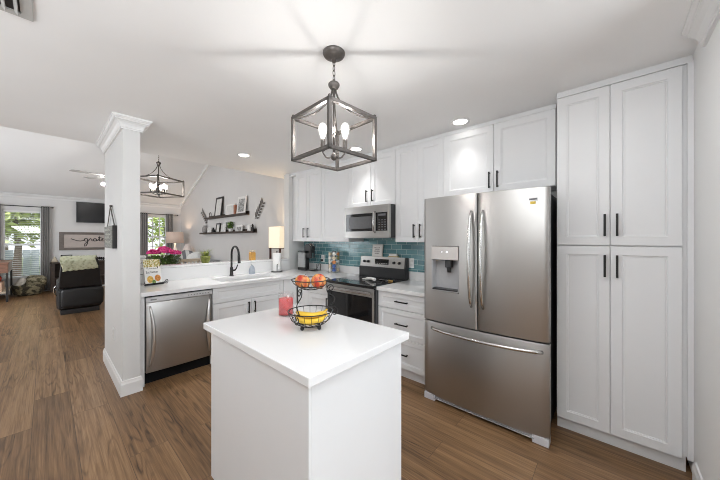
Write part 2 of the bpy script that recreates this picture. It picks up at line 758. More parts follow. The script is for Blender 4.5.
struct('floor', MB().box((LW - .1, BY - .1, -.12), (LX + .15, FY + .15, 0)), FLOOR)
struct('ceiling', MB().box((LW - .1, BY - .1, CZ), (LX + .15, CE, CZ + .09)), CEIL)
cv = MB()
for y0, y1 in ((CE - .05, 8.03), (8.03, FY + .15)):
    cv.prism([(LW - .1, y0, vault(y0)), (LW - .1, y1, vault(y1)), (LW - .1, y1, vault(y1) + .1), (LW - .1, y0, vault(y0) + .1)], (LX + .25 - LW, 0, 0))
struct('ceiling_vault', cv, CEIL)

# kitchen wall behind the cabinets with its stub, and the living room walls
struct('wall_kitchen', MB().box((KX, RY - .1, 0), (KX + .14, 4.06, CZ)), WALL)
struct('wall_stub', MB().box((2.735, 4.06, 0), (LX + .15, 4.20, CZ)), WALL)
lr = MB()
lr.prism([(LX, 4.22, 0), (LX, FY + .1, 0), (LX, FY + .1, vault(FY)), (LX, 8.03, vault(8.03)), (LX, CE, vault(CE)), (LX, 4.22, CZ)], (.14, 0, 0))
struct('wall_living', lr, WALL_LIV)
lw = MB()
lw.prism([(LW, BY - .1, 0), (LW, FY + .1, 0), (LW, FY + .1, vault(FY)), (LW, 8.03, vault(8.03)), (LW, CE, vault(CE)), (LW, BY - .1, CZ)], (-.12, 0, 0))
struct('wall_left', lw, WALL)
struct('wall_right', MB().box((1.75, RY - .12, 0), (KX, RY, CZ)), mat('wall_paint_lightened', (.85, .85, .845), .6, var=.01, vscale=3, bump=.03, bscale=220))  # same wall paint, lightened to stand in for the light falling on it
struct('wall_back', MB().box((LW, BY - .12, 0), (KX + .14, BY, CZ)), WALL)
struct('wall_side', MB().box((KX, BY, 0), (KX + .14, RY - .1, CZ)), WALL)
# far wall with two windows
W1 = (-.74, -.07, .42, 2.19)
W2 = (2.22, 2.82, .84, 2.22)
fw = MB()
top = 2.70
xs = [LW - .1, W1[0], W1[1], W2[0], W2[1], LX + .14]
fw.box((xs[0], FY, 0), (xs[1], FY + .14, top))
fw.box((xs[2], FY, 0), (xs[3], FY + .14, top))
fw.box((xs[4], FY, 0), (xs[5], FY + .14, top))
for w in (W1, W2):
    fw.box((w[0], FY, 0), (w[1], FY + .14, w[2]))
    fw.box((w[0], FY, w[3]), (w[1], FY + .14, top))
struct('wall_far', fw, WALL)

# wall end beside the peninsula
struct('wall_pillar', MB().box((.462, 3.30, 0), (.592, 4.46, CZ), .004), WALL)
# half wall behind the sink with its quartz ledge
struct('wall_half', MB().box((.592, 4.06, 0), (2.735, 4.20, 1.072)), TRIM)
LEDGE_Z = 1.10
struct('trim_1', MB().box((.592, 4.045, 1.072), (2.735, 4.235, LEDGE_Z), .004), QUARTZ)


def moulding(path, prof, closed=False):
    """sweep a profile (outward, z) along a mitred polyline in plan; outward = right of travel"""
    mb = MB()
    P = [Vector((p[0], p[1])) for p in path]
    rings = []
    n = len(P)
    for i in range(n):
        d0 = (P[i] - P[i - 1]).normalized() if i > 0 else None
        d1 = (P[i + 1] - P[i]).normalized() if i < n - 1 else None
        if d0 is None:
            d0 = d1
        if d1 is None:
            d1 = d0
        n0 = Vector((d0.y, -d0.x))
        n1 = Vector((d1.y, -d1.x))
        m_ = (n0 + n1)
        m_ = m_ / (m_.dot(n0))
        rings.append([(P[i].x + m_.x * o, P[i].y + m_.y * o, z) for o, z in prof])
    mb.ring_loft(rings, sm=False)
    return mb


def crown_prof(z, h=.105, p=.078):
    q = p / .078
    return [(0, z - h), (.014 * q, z - h), (.014 * q, z - h * .90), (.020 * q, z - h * .86), (.020 * q, z - h * .78), (.024 * q, z - h * .66), (.034 * q, z - h * .50),
            (.050 * q, z - h * .38), (.060 * q, z - h * .35), (.060 * q, z - h * .27), (.066 * q, z - h * .24), (.072 * q, z - h * .16), (p, z - h * .13), (p, z), (0, z)]


base_prof = [(0, 0), (.016, 0), (.016, .105), (.011, .118), (.008, .135), (0, .138)]
struct('trim_2', moulding([(.462, 4.46), (.462, 3.30), (.592, 3.30), (.592, 4.46)], crown_prof(CZ)), TRIM)
struct('baseboard_pillar', moulding([(.462, 4.46), (.462, 3.30), (.592, 3.30), (.592, 3.318)], base_prof), TRIM)
struct('trim_3', moulding([(2.28, RY), (1.75, RY)], crown_prof(CZ, .11, .085)), TRIM)
struct('trim_4', moulding([(LX, FY), (LW, FY)], [(-a, b) for a, b in crown_prof(2.63, .10, .075)]), TRIM)
struct('baseboard_far', moulding([(LX, FY), (LW, FY)], [(-a, b) for a, b in base_prof]), TRIM)
struct('baseboard_right', moulding([(2.50, RY), (1.75, RY)], base_prof), TRIM)
struct('baseboard_living', moulding([(LX, 4.22), (LX, FY - .02)], [(-a, b) for a, b in base_prof]), TRIM)
# rake moulding where the right wall meets the vault
rk = MB()
rk.prism([(LX, FY, vault(FY) - .09), (LX, 8.03, vault(8.03) - .09), (LX, 8.03, vault(8.03)), (LX, FY, vault(FY))], (-.045, 0, 0))
struct('trim_5', rk, TRIM)

# backsplash tiles on the kitchen wall
struct('trim_6', MB().box((KX - .008, 1.26, 1.02), (KX, 4.06, 1.46)), TILE, 'teal glass subway tile backsplash under the upper cabinets', 'backsplash')

# ================================================================== KITCHEN CABINETS
G_UP = 'white shaker wall cabinets'
UF = 2.74          # door face of the uppers
UT = 2.48
UB = 1.39


def cabinet(name, label, cat, face, u0, u1, z0, z1, n0, nb, toe=None, group=None, body_top=None, loc=None):
    f = fmap(face)
    c = f((u0 + u1) / 2, (n0 + nb) / 2, z0)
    r = thing(name, label, cat, c, group)
    mb = MB()
    if toe:
        fbox(mb, face, u0, u1, n0 + .021, nb, z0 + .11, z1)
        mb.build('carcass', CAB, r)
        t = MB()
        fbox(t, face, u0, u1, n0 + toe, nb, z0, z0 + .1095)
        t.build('toe_kick', CAB, r)
    else:
        fbox(mb, face, u0, u1, n0 + .021, nb, z0, z1)
        mb.build('carcass', CAB, r)
    return r


g = .0018
def upper(label, u0, u1, z0, z1, doors):
    r = cabinet('wall_cabinet', label, 'cabinet', 'K', u0 + .0006, u1 - .0006, z0, z1, UF, KX - .0085, group=G_UP)
    for a, b, hu, hz in doors:
        door(r, 'K', a + g, b - g, z0 + .002, z1 - .002, UF, hu, hz)
    return r

upper('two-door white wall cabinet at the far end above the coffee maker', 3.225, 3.88, UB, UT, [(3.5875, 3.88, 3.640, 1.525), (3.225, 3.5875, 3.535, 1.525)])
upper('single-door white wall cabinet just left of the microwave', 2.655, 3.225, UB, UT, [(2.655, 3.225, 2.70, 1.525)])
upper('short two-door white wall cabinet directly above the microwave', 1.895, 2.655, 1.835, UT, [(2.275, 2.655, 2.330, 1.972), (1.895, 2.275, 2.235, 1.972)])
upper('two-door white wall cabinet between the microwave and the refrigerator', 1.290, 1.895, UB, UT, [(1.593, 1.895, 1.638, 1.515), (1.290, 1.593, 1.560, 1.515)])
upper('wide short two-door white wall cabinet above the refrigerator', .335, 1.290, 1.855, UT, [(.806, 1.290, .840, 1.968), (.335, .806, .770, 1.968)])
# filler beside the stub and the moulding on top
struct('trim_7', MB().box((UF + .07, 3.8805, UB), (KX - .001, 4.0595, UT)), CAB)
struct('trim_8', MB().box((UF + .006, .3355, UT + .002), (KX - .001, 4.0595, UT + .016)).box((UF + .03, .3355, UT + .016), (KX - .001, 4.0595, CZ - .001)), CAB)

# pantry
PF = 2.555
p = cabinet('pantry_cabinet', 'tall white four-door pantry cabinet standing right of the refrigerator', 'cabinet', 'K', -.338, .308, 0, 2.475, PF, KX - .001, toe=.05)
for a, b, hu in ((.007, .306, .034), (-.320, .007, -.028)):
    door(p, 'K', a + g, b - g, 1.380, 2.470, PF, hu, 1.518)
    door(p, 'K', a + g, b - g, .098, 1.373, PF, hu, 1.240)
struct('trim_9', MB().box((PF + .004, -.364, .1), (KX - .001, -.339, 2.475)), CAB)
struct('trim_10', MB().box((PF + .006, -.364, 2.477), (KX - .001, .308, 2.490)).box((PF + .03, -.364, 2.490), (KX - .001, .308, CZ - .001)), CAB)

# base cabinets on the kitchen wall
BF = 2.40
b1 = cabinet('drawer_base_cabinet', 'white base cabinet with three drawers between range and refrigerator', 'cabinet', 'K', 1.285, 1.884, 0, .874, BF, KX - .001, toe=.07)
for z0, z1 in ((.705, .868), (.418, .700), (.116, .413)):
    d = shaker(MB(), 'K', 1.287, 1.882, z0, z1, BF, fr=.05).build('drawer', CAB, b1)
    pull(d, 'K', 1.578, (z0 + z1) / 2 + (.0 if z1 > .8 else .0), BF, .15, False)
b2 = cabinet('corner_base_cabinet', 'white corner base cabinet left of the range', 'cabinet', 'K', 2.660, 3.366, 0, .874, BF, KX - .001, toe=.07)
d = shaker(MB(), 'K', 2.662, 3.10, .705, .868, BF, fr=.05).build('drawer', CAB, b2)
pull(d, 'K', 2.87, .787, BF, .15, False)
door(b2, 'K', 2.662, 3.10, .116, .700, BF, 2.70, .60)
shaker(MB(), 'K', 3.104, 3.34, .116, .868, BF, flat=True).build('filler_panel', CAB, b2)

# peninsula: filler, sink cabinet, blind corner
NF = 3.345
f0 = MB().box((.593, NF + .012, 0), (.634, 4.059, .874))
struct('trim_11', f0, CAB)
s1 = cabinet('sink_base_cabinet', 'white two-door base cabinet under the sink with a false drawer front', 'cabinet', 'P', 1.252, 2.165, 0, .66, NF, 4.059, toe=.07)
MB().box((1.252, NF + .021, .66), (2.165, NF + .04, .874)).build('apron_rail', CAB, s1)
shaker(MB(), 'P', 1.254, 2.163, .692, .868, NF, fr=.045).build('false_drawer_front', CAB, s1)
door(s1, 'P', 1.256, 1.7075, .116, .686, NF, 1.668, .585, hl=.14)
door(s1, 'P', 1.7095, 2.161, .116, .686, NF, 1.748, .585, hl=.14)
bc = cabinet('blind_base_cabinet', 'narrow plain white base panel in the corner right of the sink cabinet', 'cabinet', 'P', 2.167, 2.385, 0, .874, NF, 3.365, toe=.018)
shaker(MB(), 'P', 2.169, 2.384, .116, .868, NF, flat=True).build('front_panel', CAB, bc)

# ------------------------------------------------------------------ countertops
CT, CB = .914, .8755
SK = (1.40, 2.26, 3.45, 3.84)      # sink opening
ct = thing('countertop', 'white quartz countertop of the peninsula running round to the range', 'countertop', (1.8, 3.7, CB))
mb = MB()
mb.box((.593, 3.31, CB), (SK[0], 4.059, CT))
mb.box((SK[0], 3.31, CB), (SK[1], SK[2], CT))
mb.box((SK[0], SK[3], CB), (SK[1], 4.059, CT))
mb.box((SK[1], 3.31, CB), (KX - .001, 4.059, CT))
mb.box((2.37, 2.660, CB), (KX - .001, 3.31, CT))
mb.build('worktop', QUARTZ, ct)
MB().box((KX - .022, 2.660, CT), (KX - .0085, 4.058, 1.02), .002).build('upstand', QUARTZ, ct)
MB().box((.594, 4.035, CT), (2.735, 4.059, 1.071), .002).build('upstand', QUARTZ, ct)
ct2 = thing('countertop', 'short white quartz countertop above the drawers beside the refrigerator', 'countertop', (2.7, 1.56, CB))
MB().box((2.37, 1.275, CB), (KX - .001, 1.884, CT), .003).build('worktop', QUARTZ, ct2)
MB().box((KX - .022, 1.275, CT), (KX - .0085, 1.880, 1.02), .002).build('upstand', QUARTZ, ct2)

# sink basin hung under the opening
sk = thing('sink', 'white undermount kitchen sink set into the peninsula countertop', 'sink', (1.83, 3.645, .66))
mb = MB()
i, o_ = .004, .02
r0 = [[SK[0] - o_, SK[2] - o_], [SK[1] + o_, SK[2] - o_], [SK[1] + o_, SK[3] + o_], [SK[0] - o_, SK[3] + o_]]
r1 = [[SK[0] - i, SK[2] - i], [SK[1] + i, SK[2] - i], [SK[1] + i, SK[3] + i], [SK[0] - i, SK[3] + i]]
r2 = [[SK[0] + .03, SK[2] + .03], [SK[1] - .03, SK[2] + .03], [SK[1] - .03, SK[3] - .03], [SK[0] + .03, SK[3] - .03]]
mb.ring_loft([[(*q, .875) for q in r0], [(*q, .875) for q in r1], [(*q, .70) for q in r1], [(*q, .684) for q in r2]], cap0=False, sm=False)
mb.build('basin', SINKM, sk, solid=.006)
MB().cyl((1.83, 3.65, .6875), (1.83, 3.65, .691), .04).build('drain', STEELB, sk)

# ------------------------------------------------------------------ island
isl = thing('island_cabinet', 'white kitchen island cabinet with plain panels and drawers on its far side', 'cabinet', (.97, 1.335, 0))
mb = MB()
mb.box((.668, .858, .10), (1.262, 1.762, .875))
mb.build('carcass', CAB, isl)
MB().box((.668, .858, 0), (1.20, 1.762, .0995)).build('toe_kick', CAB, isl)
MB().box((.656, .845, .012), (.6675, 1.777, .875), .0015).build('side_panel', CAB, isl)
MB().box((.668, .845, .012), (1.262, .8575, .875), .0015).build('end_panel', CAB, isl)
MB().box((.668, 1.7625, .012), (1.262, 1.777, .875), .0015).build('end_panel', CAB, isl)
for z0, z1 in ((.60, .872), (.36, .596), (.115, .356)):
    d = shaker(MB(), 'I', .848, 1.774, z0, z1, -1.284, t=.021).build('drawer', CAB, isl)
    pull(d, 'I', 1.31, (z0 + z1) / 2, -1.284, .15, False)
it = MB().box((.638, .822, .876), (1.322, 1.850, .914), .003).build('countertop', QUARTZ)
tag(it, 'white glossy quartz countertop on the kitchen island', 'countertop')

# ================================================================== REFRIGERATOR
fr = thing('refrigerator', 'stainless steel french door refrigerator with a bottom freezer drawer and water dispenser', 'refrigerator', (2.62, .787, 0))
Y0, Y1 = .312, 1.262
YM = .783


def bowx(y):                # gently bowed fronts
    t = (y - (Y0 + Y1) / 2) / ((Y1 - Y0) / 2)
    return 2.248 + .030 * t * t


def bowed(mb, ya, yb, za, zb, back, n=10, edge=.012, r0=True, r1=True):
    ys = [ya + (yb - ya) * k / n for k in range(n + 1)]
    poly = []
    for y in ys:
        x = bowx(y)
        e = min(y - ya if r0 else 9, yb - y if r1 else 9)
        if e < edge:
            x += .008 * (1 - e / edge)
        poly.append((x, y))
    pl = [(back, ya)] + poly + [(back, yb)]
    return mb.ring_loft([[(x, y, za) for x, y in pl], [(x, y, zb) for x, y in pl]], sm=False)


def smooth_fronts(o):
    for f in o.data.polygons:
        f.use_smooth = abs(f.normal.z) < .5
    m_ = o.modifiers.new('bevel', 'BEVEL')
    m_.width = .004
    m_.segments = 2
    m_.limit_method = 'ANGLE'
    m_.angle_limit = math.radians(30)
    return o

MB().box((2.326, Y0 + .028, .03), (3.02, Y1 - .012, 1.765), .004).build('body', mat('fridge_side_shaded', (.035, .035, .037), .5, var=.04), fr)  # body colour darkened to stand in for shade in the gap by the pantry
ld = MB()
DY0, DY1, DZ0, DZ1 = .928, 1.178, .976, 1.365
bowed(ld, YM + .0025, DY0, .712, 1.785, 2.325, 12, r1=False)
bowed(ld, DY1, Y1, .712, 1.785, 2.325, 8, r0=False)
bowed(ld, DY0, DY1, .712, DZ0, 2.325, 10, r0=False, r1=False)
bowed(ld, DY0, DY1, DZ1, 1.785, 2.325, 10, r0=False, r1=False)
# one clean sheet: front strips share the bow, so the seams vanish
ldo = ld.build('door', STEEL, fr)
for f in ldo.data.polygons:
    f.use_smooth = False
rd = bowed(MB(), Y0, YM - .0025, .712, 1.785, 2.325, 24).build('door', STEEL, fr)
smooth_fronts(rd)
fz = bowed(MB(), Y0, Y1, .060, .702, 2.325, 20).build('freezer_drawer', STEEL, fr)
smooth_fronts(fz)
# dispenser
dp = thing('dispenser', '', '', (0, 0, 0))
bpy.data.objects.remove(dp)
pan = MB()
pan.box((2.243, DY0 + .004, 1.247), (2.30, DY1 - .004, DZ1 - .004), .003)
dpo = pan.build('dispenser', mat('dispenser_panel', (.50, .47, .45), .35, .6, var=.02), ldo)
rc = MB()
rc.box((2.325, DY0 + .004, DZ0 + .004), (2.329, DY1 - .004, 1.247))
rc.box((2.252, DY1 - .012, DZ0 + .004), (2.329, DY1 - .004, 1.247))
rc.box((2.252, DY0 + .004, DZ0 + .004), (2.329, DY0 + .012, 1.247))
rc.box((2.252, DY0 + .004, DZ0 + .004), (2.329, DY1 - .004, DZ0 + .012))
rc.build('dispenser_recess', GREYP, ldo)
MB().box((2.246, DY0 + .013, DZ0 + .012), (2.318, DY1 - .013, DZ0 + .024), .003).build('drip_tray', BLKPL, ldo)
MB().box((2.27, 1.005, 1.18), (2.32, 1.06, 1.246), .006).cyl((2.295, 1.032, 1.14), (2.295, 1.032, 1.19), .018).build('nozzle', BLKPL, ldo)
MB().cyl((2.2425, 1.075, 1.315), (2.2445, 1.075, 1.315), .006, seg=10).build('indicator_light', mat('indicator', (.9, .9, .92), .3, emit=(.9, .95, 1), estr=.6, var=.01), ldo)
MB().cyl((2.2425, 1.030, 1.315), (2.2445, 1.030, 1.315), .009, seg=12).build('indicator_light', MATS['indicator'], ldo)


def arc_handle(y, z0, z1, parent):
    mb = MB()
    n = 18
    pts, rs = [], []
    for k in range(n + 1):
        t = k / n
        s_ = math.sin(PI * t)
        pts.append((bowx(y) - .002 - .062 * s_ ** .55, y, z0 + (z1 - z0) * t))
        rs.append(.013 - .003 * (1 - s_))
    mb.tube(pts, .013, 12, rs=rs)
    return mb.build('handle', STEELB, parent)

arc_handle(YM + .045, .885, 1.645, ldo)
arc_handle(YM - .045, .885, 1.645, rd)
mb = MB()
pts, rs = [], []
for k in range(25):
    t = k / 24
    s_ = math.sin(PI * t)
    y = .352 + (1.178 - .352) * t
    pts.append((bowx(y) - .002 - .058 * s_ ** .45, y, .645))
    rs.append(.013)
mb.tube(pts, .013, 12, rs=rs)
mb.build('handle', STEELB, fz)
# kick grille and leveling feet covers
gr = MB().box((2.285, Y0 + .09, .030), (2.33, Y1 - .09, .055), .003)
gr.box((2.268, Y0 + .09, .026), (2.285, Y1 - .09, .033), .002)
gr.build('kick_grille', GREYP, fr)
for ya, yb in ((Y0 + .004, Y0 + .105), (Y1 - .105, Y1 - .004)):
    MB().box((2.254 + .02, ya, 0), (2.36, yb, .056), .004).build('foot', mat('foot_cover', (.62, .62, .66), .4, var=.02), fr)
# energy stickers on the right door
MB().box((bowx(.41) - .0015, .378, 1.690), (bowx(.41) + .006, .448, 1.712)).build('sticker', mat('sticker_white', (.8, .8, .8), .5, var=.02), rd)
MB().box((bowx(.41) - .0022, .384, 1.6965), (bowx(.41) + .006, .440, 1.7075)).build('sticker', mat('sticker_dark', (.12, .12, .14), .5, var=.1), rd)
MB().box((bowx(.41) - .0015, .392, 1.668), (bowx(.41) + .006, .446, 1.686)).build('sticker', mat('sticker_yellow', (.62, .45, .06), .5, var=.2, vscale=120), rd)

# ================================================================== RANGE
RF, RB = 2.345, 3.035
RA, RZ = 1.893, 2.650
rg = thing('range', 'freestanding electric range with black glass top and stainless control panel', 'stove', (2.7, 2.27, 0))
MB().box((RF + .03, RA, .05), (RB, RZ, .895)).build('body', mat('range_side', (.10, .10, .105), .4, var=.05), rg)
mb = MB().box((RF - .03, RA - .004, .895), (RB - .02, RZ + .004, .921), .006)
ck = mb.build('cooktop', BLKGL, rg)
for (x, y, r) in ((2.52, 2.05, .095), (2.52, 2.44, .075), (2.82, 2.05, .075), (2.82, 2.44, .095)):
    t = MB()
    t.tube([(x + r * math.cos(a), y + r * math.sin(a), .9212) for a in [2 * PI * k / 32 for k in range(32)]], .0012, 4, closed=True)
    t.build('burner_ring', mat('burner_grey', (.16, .16, .16), .3, var=.05), ck)
od = MB().box((RF, RA + .004, .235), (RF + .028, RZ - .004, .885), .004).build('oven_door', BLKGL, rg)
MB().box((RF - .004, RA + .004, .790), (RF + .02, RZ - .004, .884), .004).build('door_trim', STEEL, od)
MB().box((RF - .003, RA + .004, .24), (RF + .01, RA + .030, .789)).build('door_trim', STEEL, od)
h = MB()
h.box((RF - .052, RA + .02, .822), (RF - .036, RZ - .02, .856), .006)
for y in (RA + .05, RZ - .05):
    h.box((RF - .04, y - .011, .828), (RF - .002, y + .011, .850), .003)
h.build('handle', STEELB, od)
MB().box((RF, RA + .004, .06), (RF + .028, RZ - .004, .228), .004).build('drawer', STEEL, rg)
for y in (RA + .05, RZ - .05):
    for x in (RF + .08, RB - .06):
        MB().cyl((x, y, 0), (x, y, .05), .018, seg=12).build('foot', BLKPL, rg)
bg = MB()
bg.prism([(2.945, RA, .921), (RB, RA, .921), (RB, RA, 1.185), (2.985, RA, 1.185), (2.965, RA, 1.055), (2.945, RA, 1.05)], (0, RZ - RA, 0))
bgo = bevel_mod(bg.build('backguard', BLKPL, rg), .004)
cp = MB()
cp.prism([(2.958, RA + .022, 1.052), (2.970, RA + .022, 1.052), (2.992, RA + .022, 1.192), (2.976, RA + .022, 1.192)], (0, RZ - RA - .028, 0))
cpo = bevel_mod(cp.build('control_panel', STEEL, bgo), .003)
slx = lambda z: 2.958 + (z - 1.052) / .14 * .018
for y in (RZ - .085, RZ - .155, RA + .175, RA + .095):
    z = 1.120
    MB().cyl((slx(z) - .024, y, z), (slx(z) + .006, y, z), .015, .019, seg=20).box((slx(z) - .03, y - .0035, z - .015), (slx(z) - .02, y + .0035, z + .015), .002).build('knob', BLKPL, bgo)
MB().box((slx(1.12) - .004, 2.155, 1.085), (slx(1.12) + .01, 2.385, 1.160), .003).build('display', BLKGL, bgo)
dk = MB()
for k in range(7):
    dk.box((slx(1.12) - .0052, 2.175 + k * .03, 1.098), (slx(1.12) - .0038, 2.192 + k * .03, 1.106))
dk.build('button_row', mat('button_grey', (.45, .45, .45), .5, var=.05), bgo)

# things on the range
sr = MB()
sr.ell((2.665, 2.295, .930), (.035, .050, .009), 16)
sr.tube([(2.655, 2.262, .931), (2.625, 2.20, .944), (2.59, 2.13, .953), (2.575, 2.07, .951)], .017, 10, rs=[.024, .017, .016, .019])
tag(sr.build('spoon_rest', TERRA), 'white ceramic spoon rest lying on the black cooktop', 'spoon rest')
sp = thing('serving_spoon', 'steel spoon with a tan handle end lying on the cooktop', 'spoon', (2.72, 2.02, .921))
MB().ell((2.75, 2.10, .928), (.032, .045, .006), 14).tube([(2.745, 2.06, .928), (2.73, 1.985, .930)], .005, 8).build('bowl', STEELB, sp)
MB().tube([(2.73, 1.985, .930), (2.715, 1.92, .930)], .010, 8).build('handle', mat('tan_handle', (.55, .33, .10), .4, var=.1), sp)

ss = thing('framed_sign', 'small white framed sign with dark lettering standing on the range backguard', 'sign', (3.02, 2.375, 1.186))
fm = MB()
def leanx(z):
    return 2.998 + (z - 1.186) * .10
def leanbox(mb, y0, y1, z0, z1, a, b):
    mb.prism([(leanx(z0) + a, y0, z0), (leanx(z0) + b, y0, z0), (leanx(z1) + b, y0, z1), (leanx(z1) + a, y0, z1)], (0, y1 - y0, 0))
    return mb
leanbox(fm, 2.287, 2.463, 1.186, 1.352, 0, .018)
bevel_mod(fm.build('frame', mat('white_wash_wood', (.72, .68, .64), .6, var=.06, vscale=30), ss), .003)
leanbox(MB(), 2.302, 2.448, 1.201, 1.337, -.002, .004).build('panel', mat('sign_paper', (.80, .78, .75), .7, var=.02), ss)
tx = MB()
for k, z in enumerate((1.300, 1.275, 1.250, 1.225)):
    squiggle(tx, (leanx(z) - .003, 2.425 - (.01 if k % 2 else 0), z), (0, -1, 0), (.1, 0, 1), .09 if k % 2 else .10, .019, .0022, k)
tx.build('lettering', mat('sign_ink', (.16, .11, .11), .6, var=.1), ss)
bx = thing('butter_dish', 'small cream covered dish sitting on the right of the range backguard', 'dish', (3.01, 2.11, 1.186))
MB().box((2.988, 2.035, 1.186), (3.033, 2.185, 1.204), .004).build('base', mat('gold_cream', (.55, .43, .22), .4, var=.1), bx)
MB().box((2.992, 2.045, 1.204), (3.029, 2.175, 1.236), .008).build('lid', TERRA, bx)

# ================================================================== MICROWAVE
mw = thing('microwave', 'stainless steel over-the-range microwave hanging between the white wall cabinets', 'microwave', (2.85, 2.235, 1.44))
MA, MZ, MF = 1.898, 2.622, 2.625
MB().box((MF + .03, MA + .002, 1.442), (KX - .0085, MZ - .002, 1.833)).build('body', BLKPL, mw)
md_ = MB()
for a in ((MA + .20, MZ, 1.742, 1.832), (MA + .20, MZ, 1.442, 1.522)):
    md_.box((MF, a[0], a[2]), (MF + .03, a[1], a[3]))
md_.box((MF, MZ - .032, 1.522), (MF + .03, MZ, 1.742))
md_.box((MF, MA + .20, 1.522), (MF + .03, MA + .225, 1.742))
mdo = md_.build('door', STEEL, mw)
MB().box((MF + .003, MA + .225, 1.522), (MF + .025, MZ - .032, 1.742)).build('window', BLKGL, mdo)
wm = MB()
wm.box((MF + .0018, MA + .265, 1.555), (MF + .004, MZ - .075, 1.705))
wm.build('window_mesh', mat('microwave_screen', (.10, .10, .105), .25, var=.05), mdo)
hb = MB()
hb.tube([(MF + .002, MA + .212, 1.505), (MF - .03, MA + .212, 1.525), (MF - .035, MA + .212, 1.63), (MF - .03, MA + .212, 1.735), (MF + .002, MA + .212, 1.755)], .011, 10)
hb.build('handle', STEELB, mdo)
cpn = MB().box((MF, MA, 1.442), (MF + .03, MA + .199, 1.522)).box((MF, MA, 1.742), (MF + .03, MA + .199, 1.832)).box((MF, MA, 1.522), (MF + .03, MA + .028, 1.742)).build('panel_frame', STEEL, mw)
kp = MB().box((MF + .001, MA + .0285, 1.5225), (MF + .028, MA + .1985, 1.7415)).build('control_panel', BLKGL, mw)
kb = MB()
for i in range(3):
    for j in range(5):
        kb.box((MF, MA + .05 + i * .042, 1.535 + j * .028), (MF + .0015, MA + .074 + i * .042, 1.545 + j * .028))
kb.box((MF, MA + .055, 1.700), (MF + .0015, MA + .165, 1.724))
kb.build('keypad', mat('keypad_grey', (.13, .13, .14), .4, var=.05), kp)
MB().box((2.66, MA + .05, 1.436), (3.0, MZ - .05, 1.4415)).build('underside_vent', GREYP, mw)

# ================================================================== DISHWASHER
dw = thing('dishwasher', 'stainless steel dishwasher built in under the peninsula countertop', 'dishwasher', (.942, 3.65, 0))
DA, DB, DF = .6365, 1.2505, 3.332
MB().box((DA + .004, DF + .05, .122), (DB - .004, 4.02, .868)).box((DA + .004, 3.45, .0), (DB - .004, 4.02, .122)).build('body', mat('dishwasher_side', (.16, .16, .165), .4, var=.05), dw)
dd = MB()
def dwx(x):
    t = (x - (DA + DB) / 2) / ((DB - DA) / 2)
    return DF + .012 * t * t
ys = [DA + .006 + (DB - DA - .012) * k / 14 for k in range(15)]
pl = [(DA + .006, DF + .05)] + [(x, dwx(x)) for x in ys] + [(DB - .006, DF + .05)]
dd.ring_loft([[(x, y, .125) for x, y in pl], [(x, y, .805) for x, y in pl]], sm=False)
ddo = smooth_fronts(dd.build('door', STEEL, dw))
MB().box((DA + .006, DF + .004, .808), (DB - .006, DF + .05, .856), .004).build('control_strip', mat('dishwasher_strip', (.62, .62, .63), .4, .4, var=.03), dw)
bt = MB()
for k in range(8):
    bt.box((1.00 + k * .028, DF + .003, .828), (1.012 + k * .028, DF + .0045, .836))
bt.box((DA + .04, DF + .003, .826), (DA + .09, DF + .0045, .838))
bt.build('button_row', mat('button_dark', (.2, .2, .2), .4, var=.05), dw)
for x, sgn in ((DA + .050, 1), (DB - .050, -1)):
    mb = MB()
    pts, rs = [], []
    for k in range(17):
        t = k / 16
        s_ = math.sin(PI * t)
        pts.append((x + sgn * .028 * (s_ - .5), dwx(x) - .002 - .040 * s_ ** .6, .185 + .585 * t))
        rs.append(.008 + .008 * s_)
    mb.tube(pts, .011, 10, rs=rs)
    mb.build('side_grip', mat('satin_steel', (.72, .71, .70), .33, 1.0, var=.02), ddo)
MB().box((DA + .004, 3.415, 0), (DB - .004, 3.44, .118)).build('toe_kick', mat('matte_black', (.012, .012, .013), .85, var=.05, spec=.1), dw)
MB().box((DA + .002, DF + .02, .858), (DB - .002, DF + .05, .8745)).build('top_gap', BLKPL, dw)

# ================================================================== PENDANT LANTERN (main)
def beam(mb, a, b, w):
    """square bar between two points"""
    a, b = Vector(a), Vector(b)
    d = (b - a).normalized()
    if abs(d.z) > .9:
        u, v = Vector((1, 0, 0)), Vector((0, 1, 0))
    else:
        v = Vector((0, 0, 1))
        u = d.cross(v).normalized()
    h_ = w / 2
    e = d * h_
    mb.ring_loft([[p + u * sx * h_ + v * sy * h_ for sx, sy in ((-1, -1), (1, -1), (1, 1), (-1, 1))] for p in (a - e, b + e)], sm=False)
    return mb


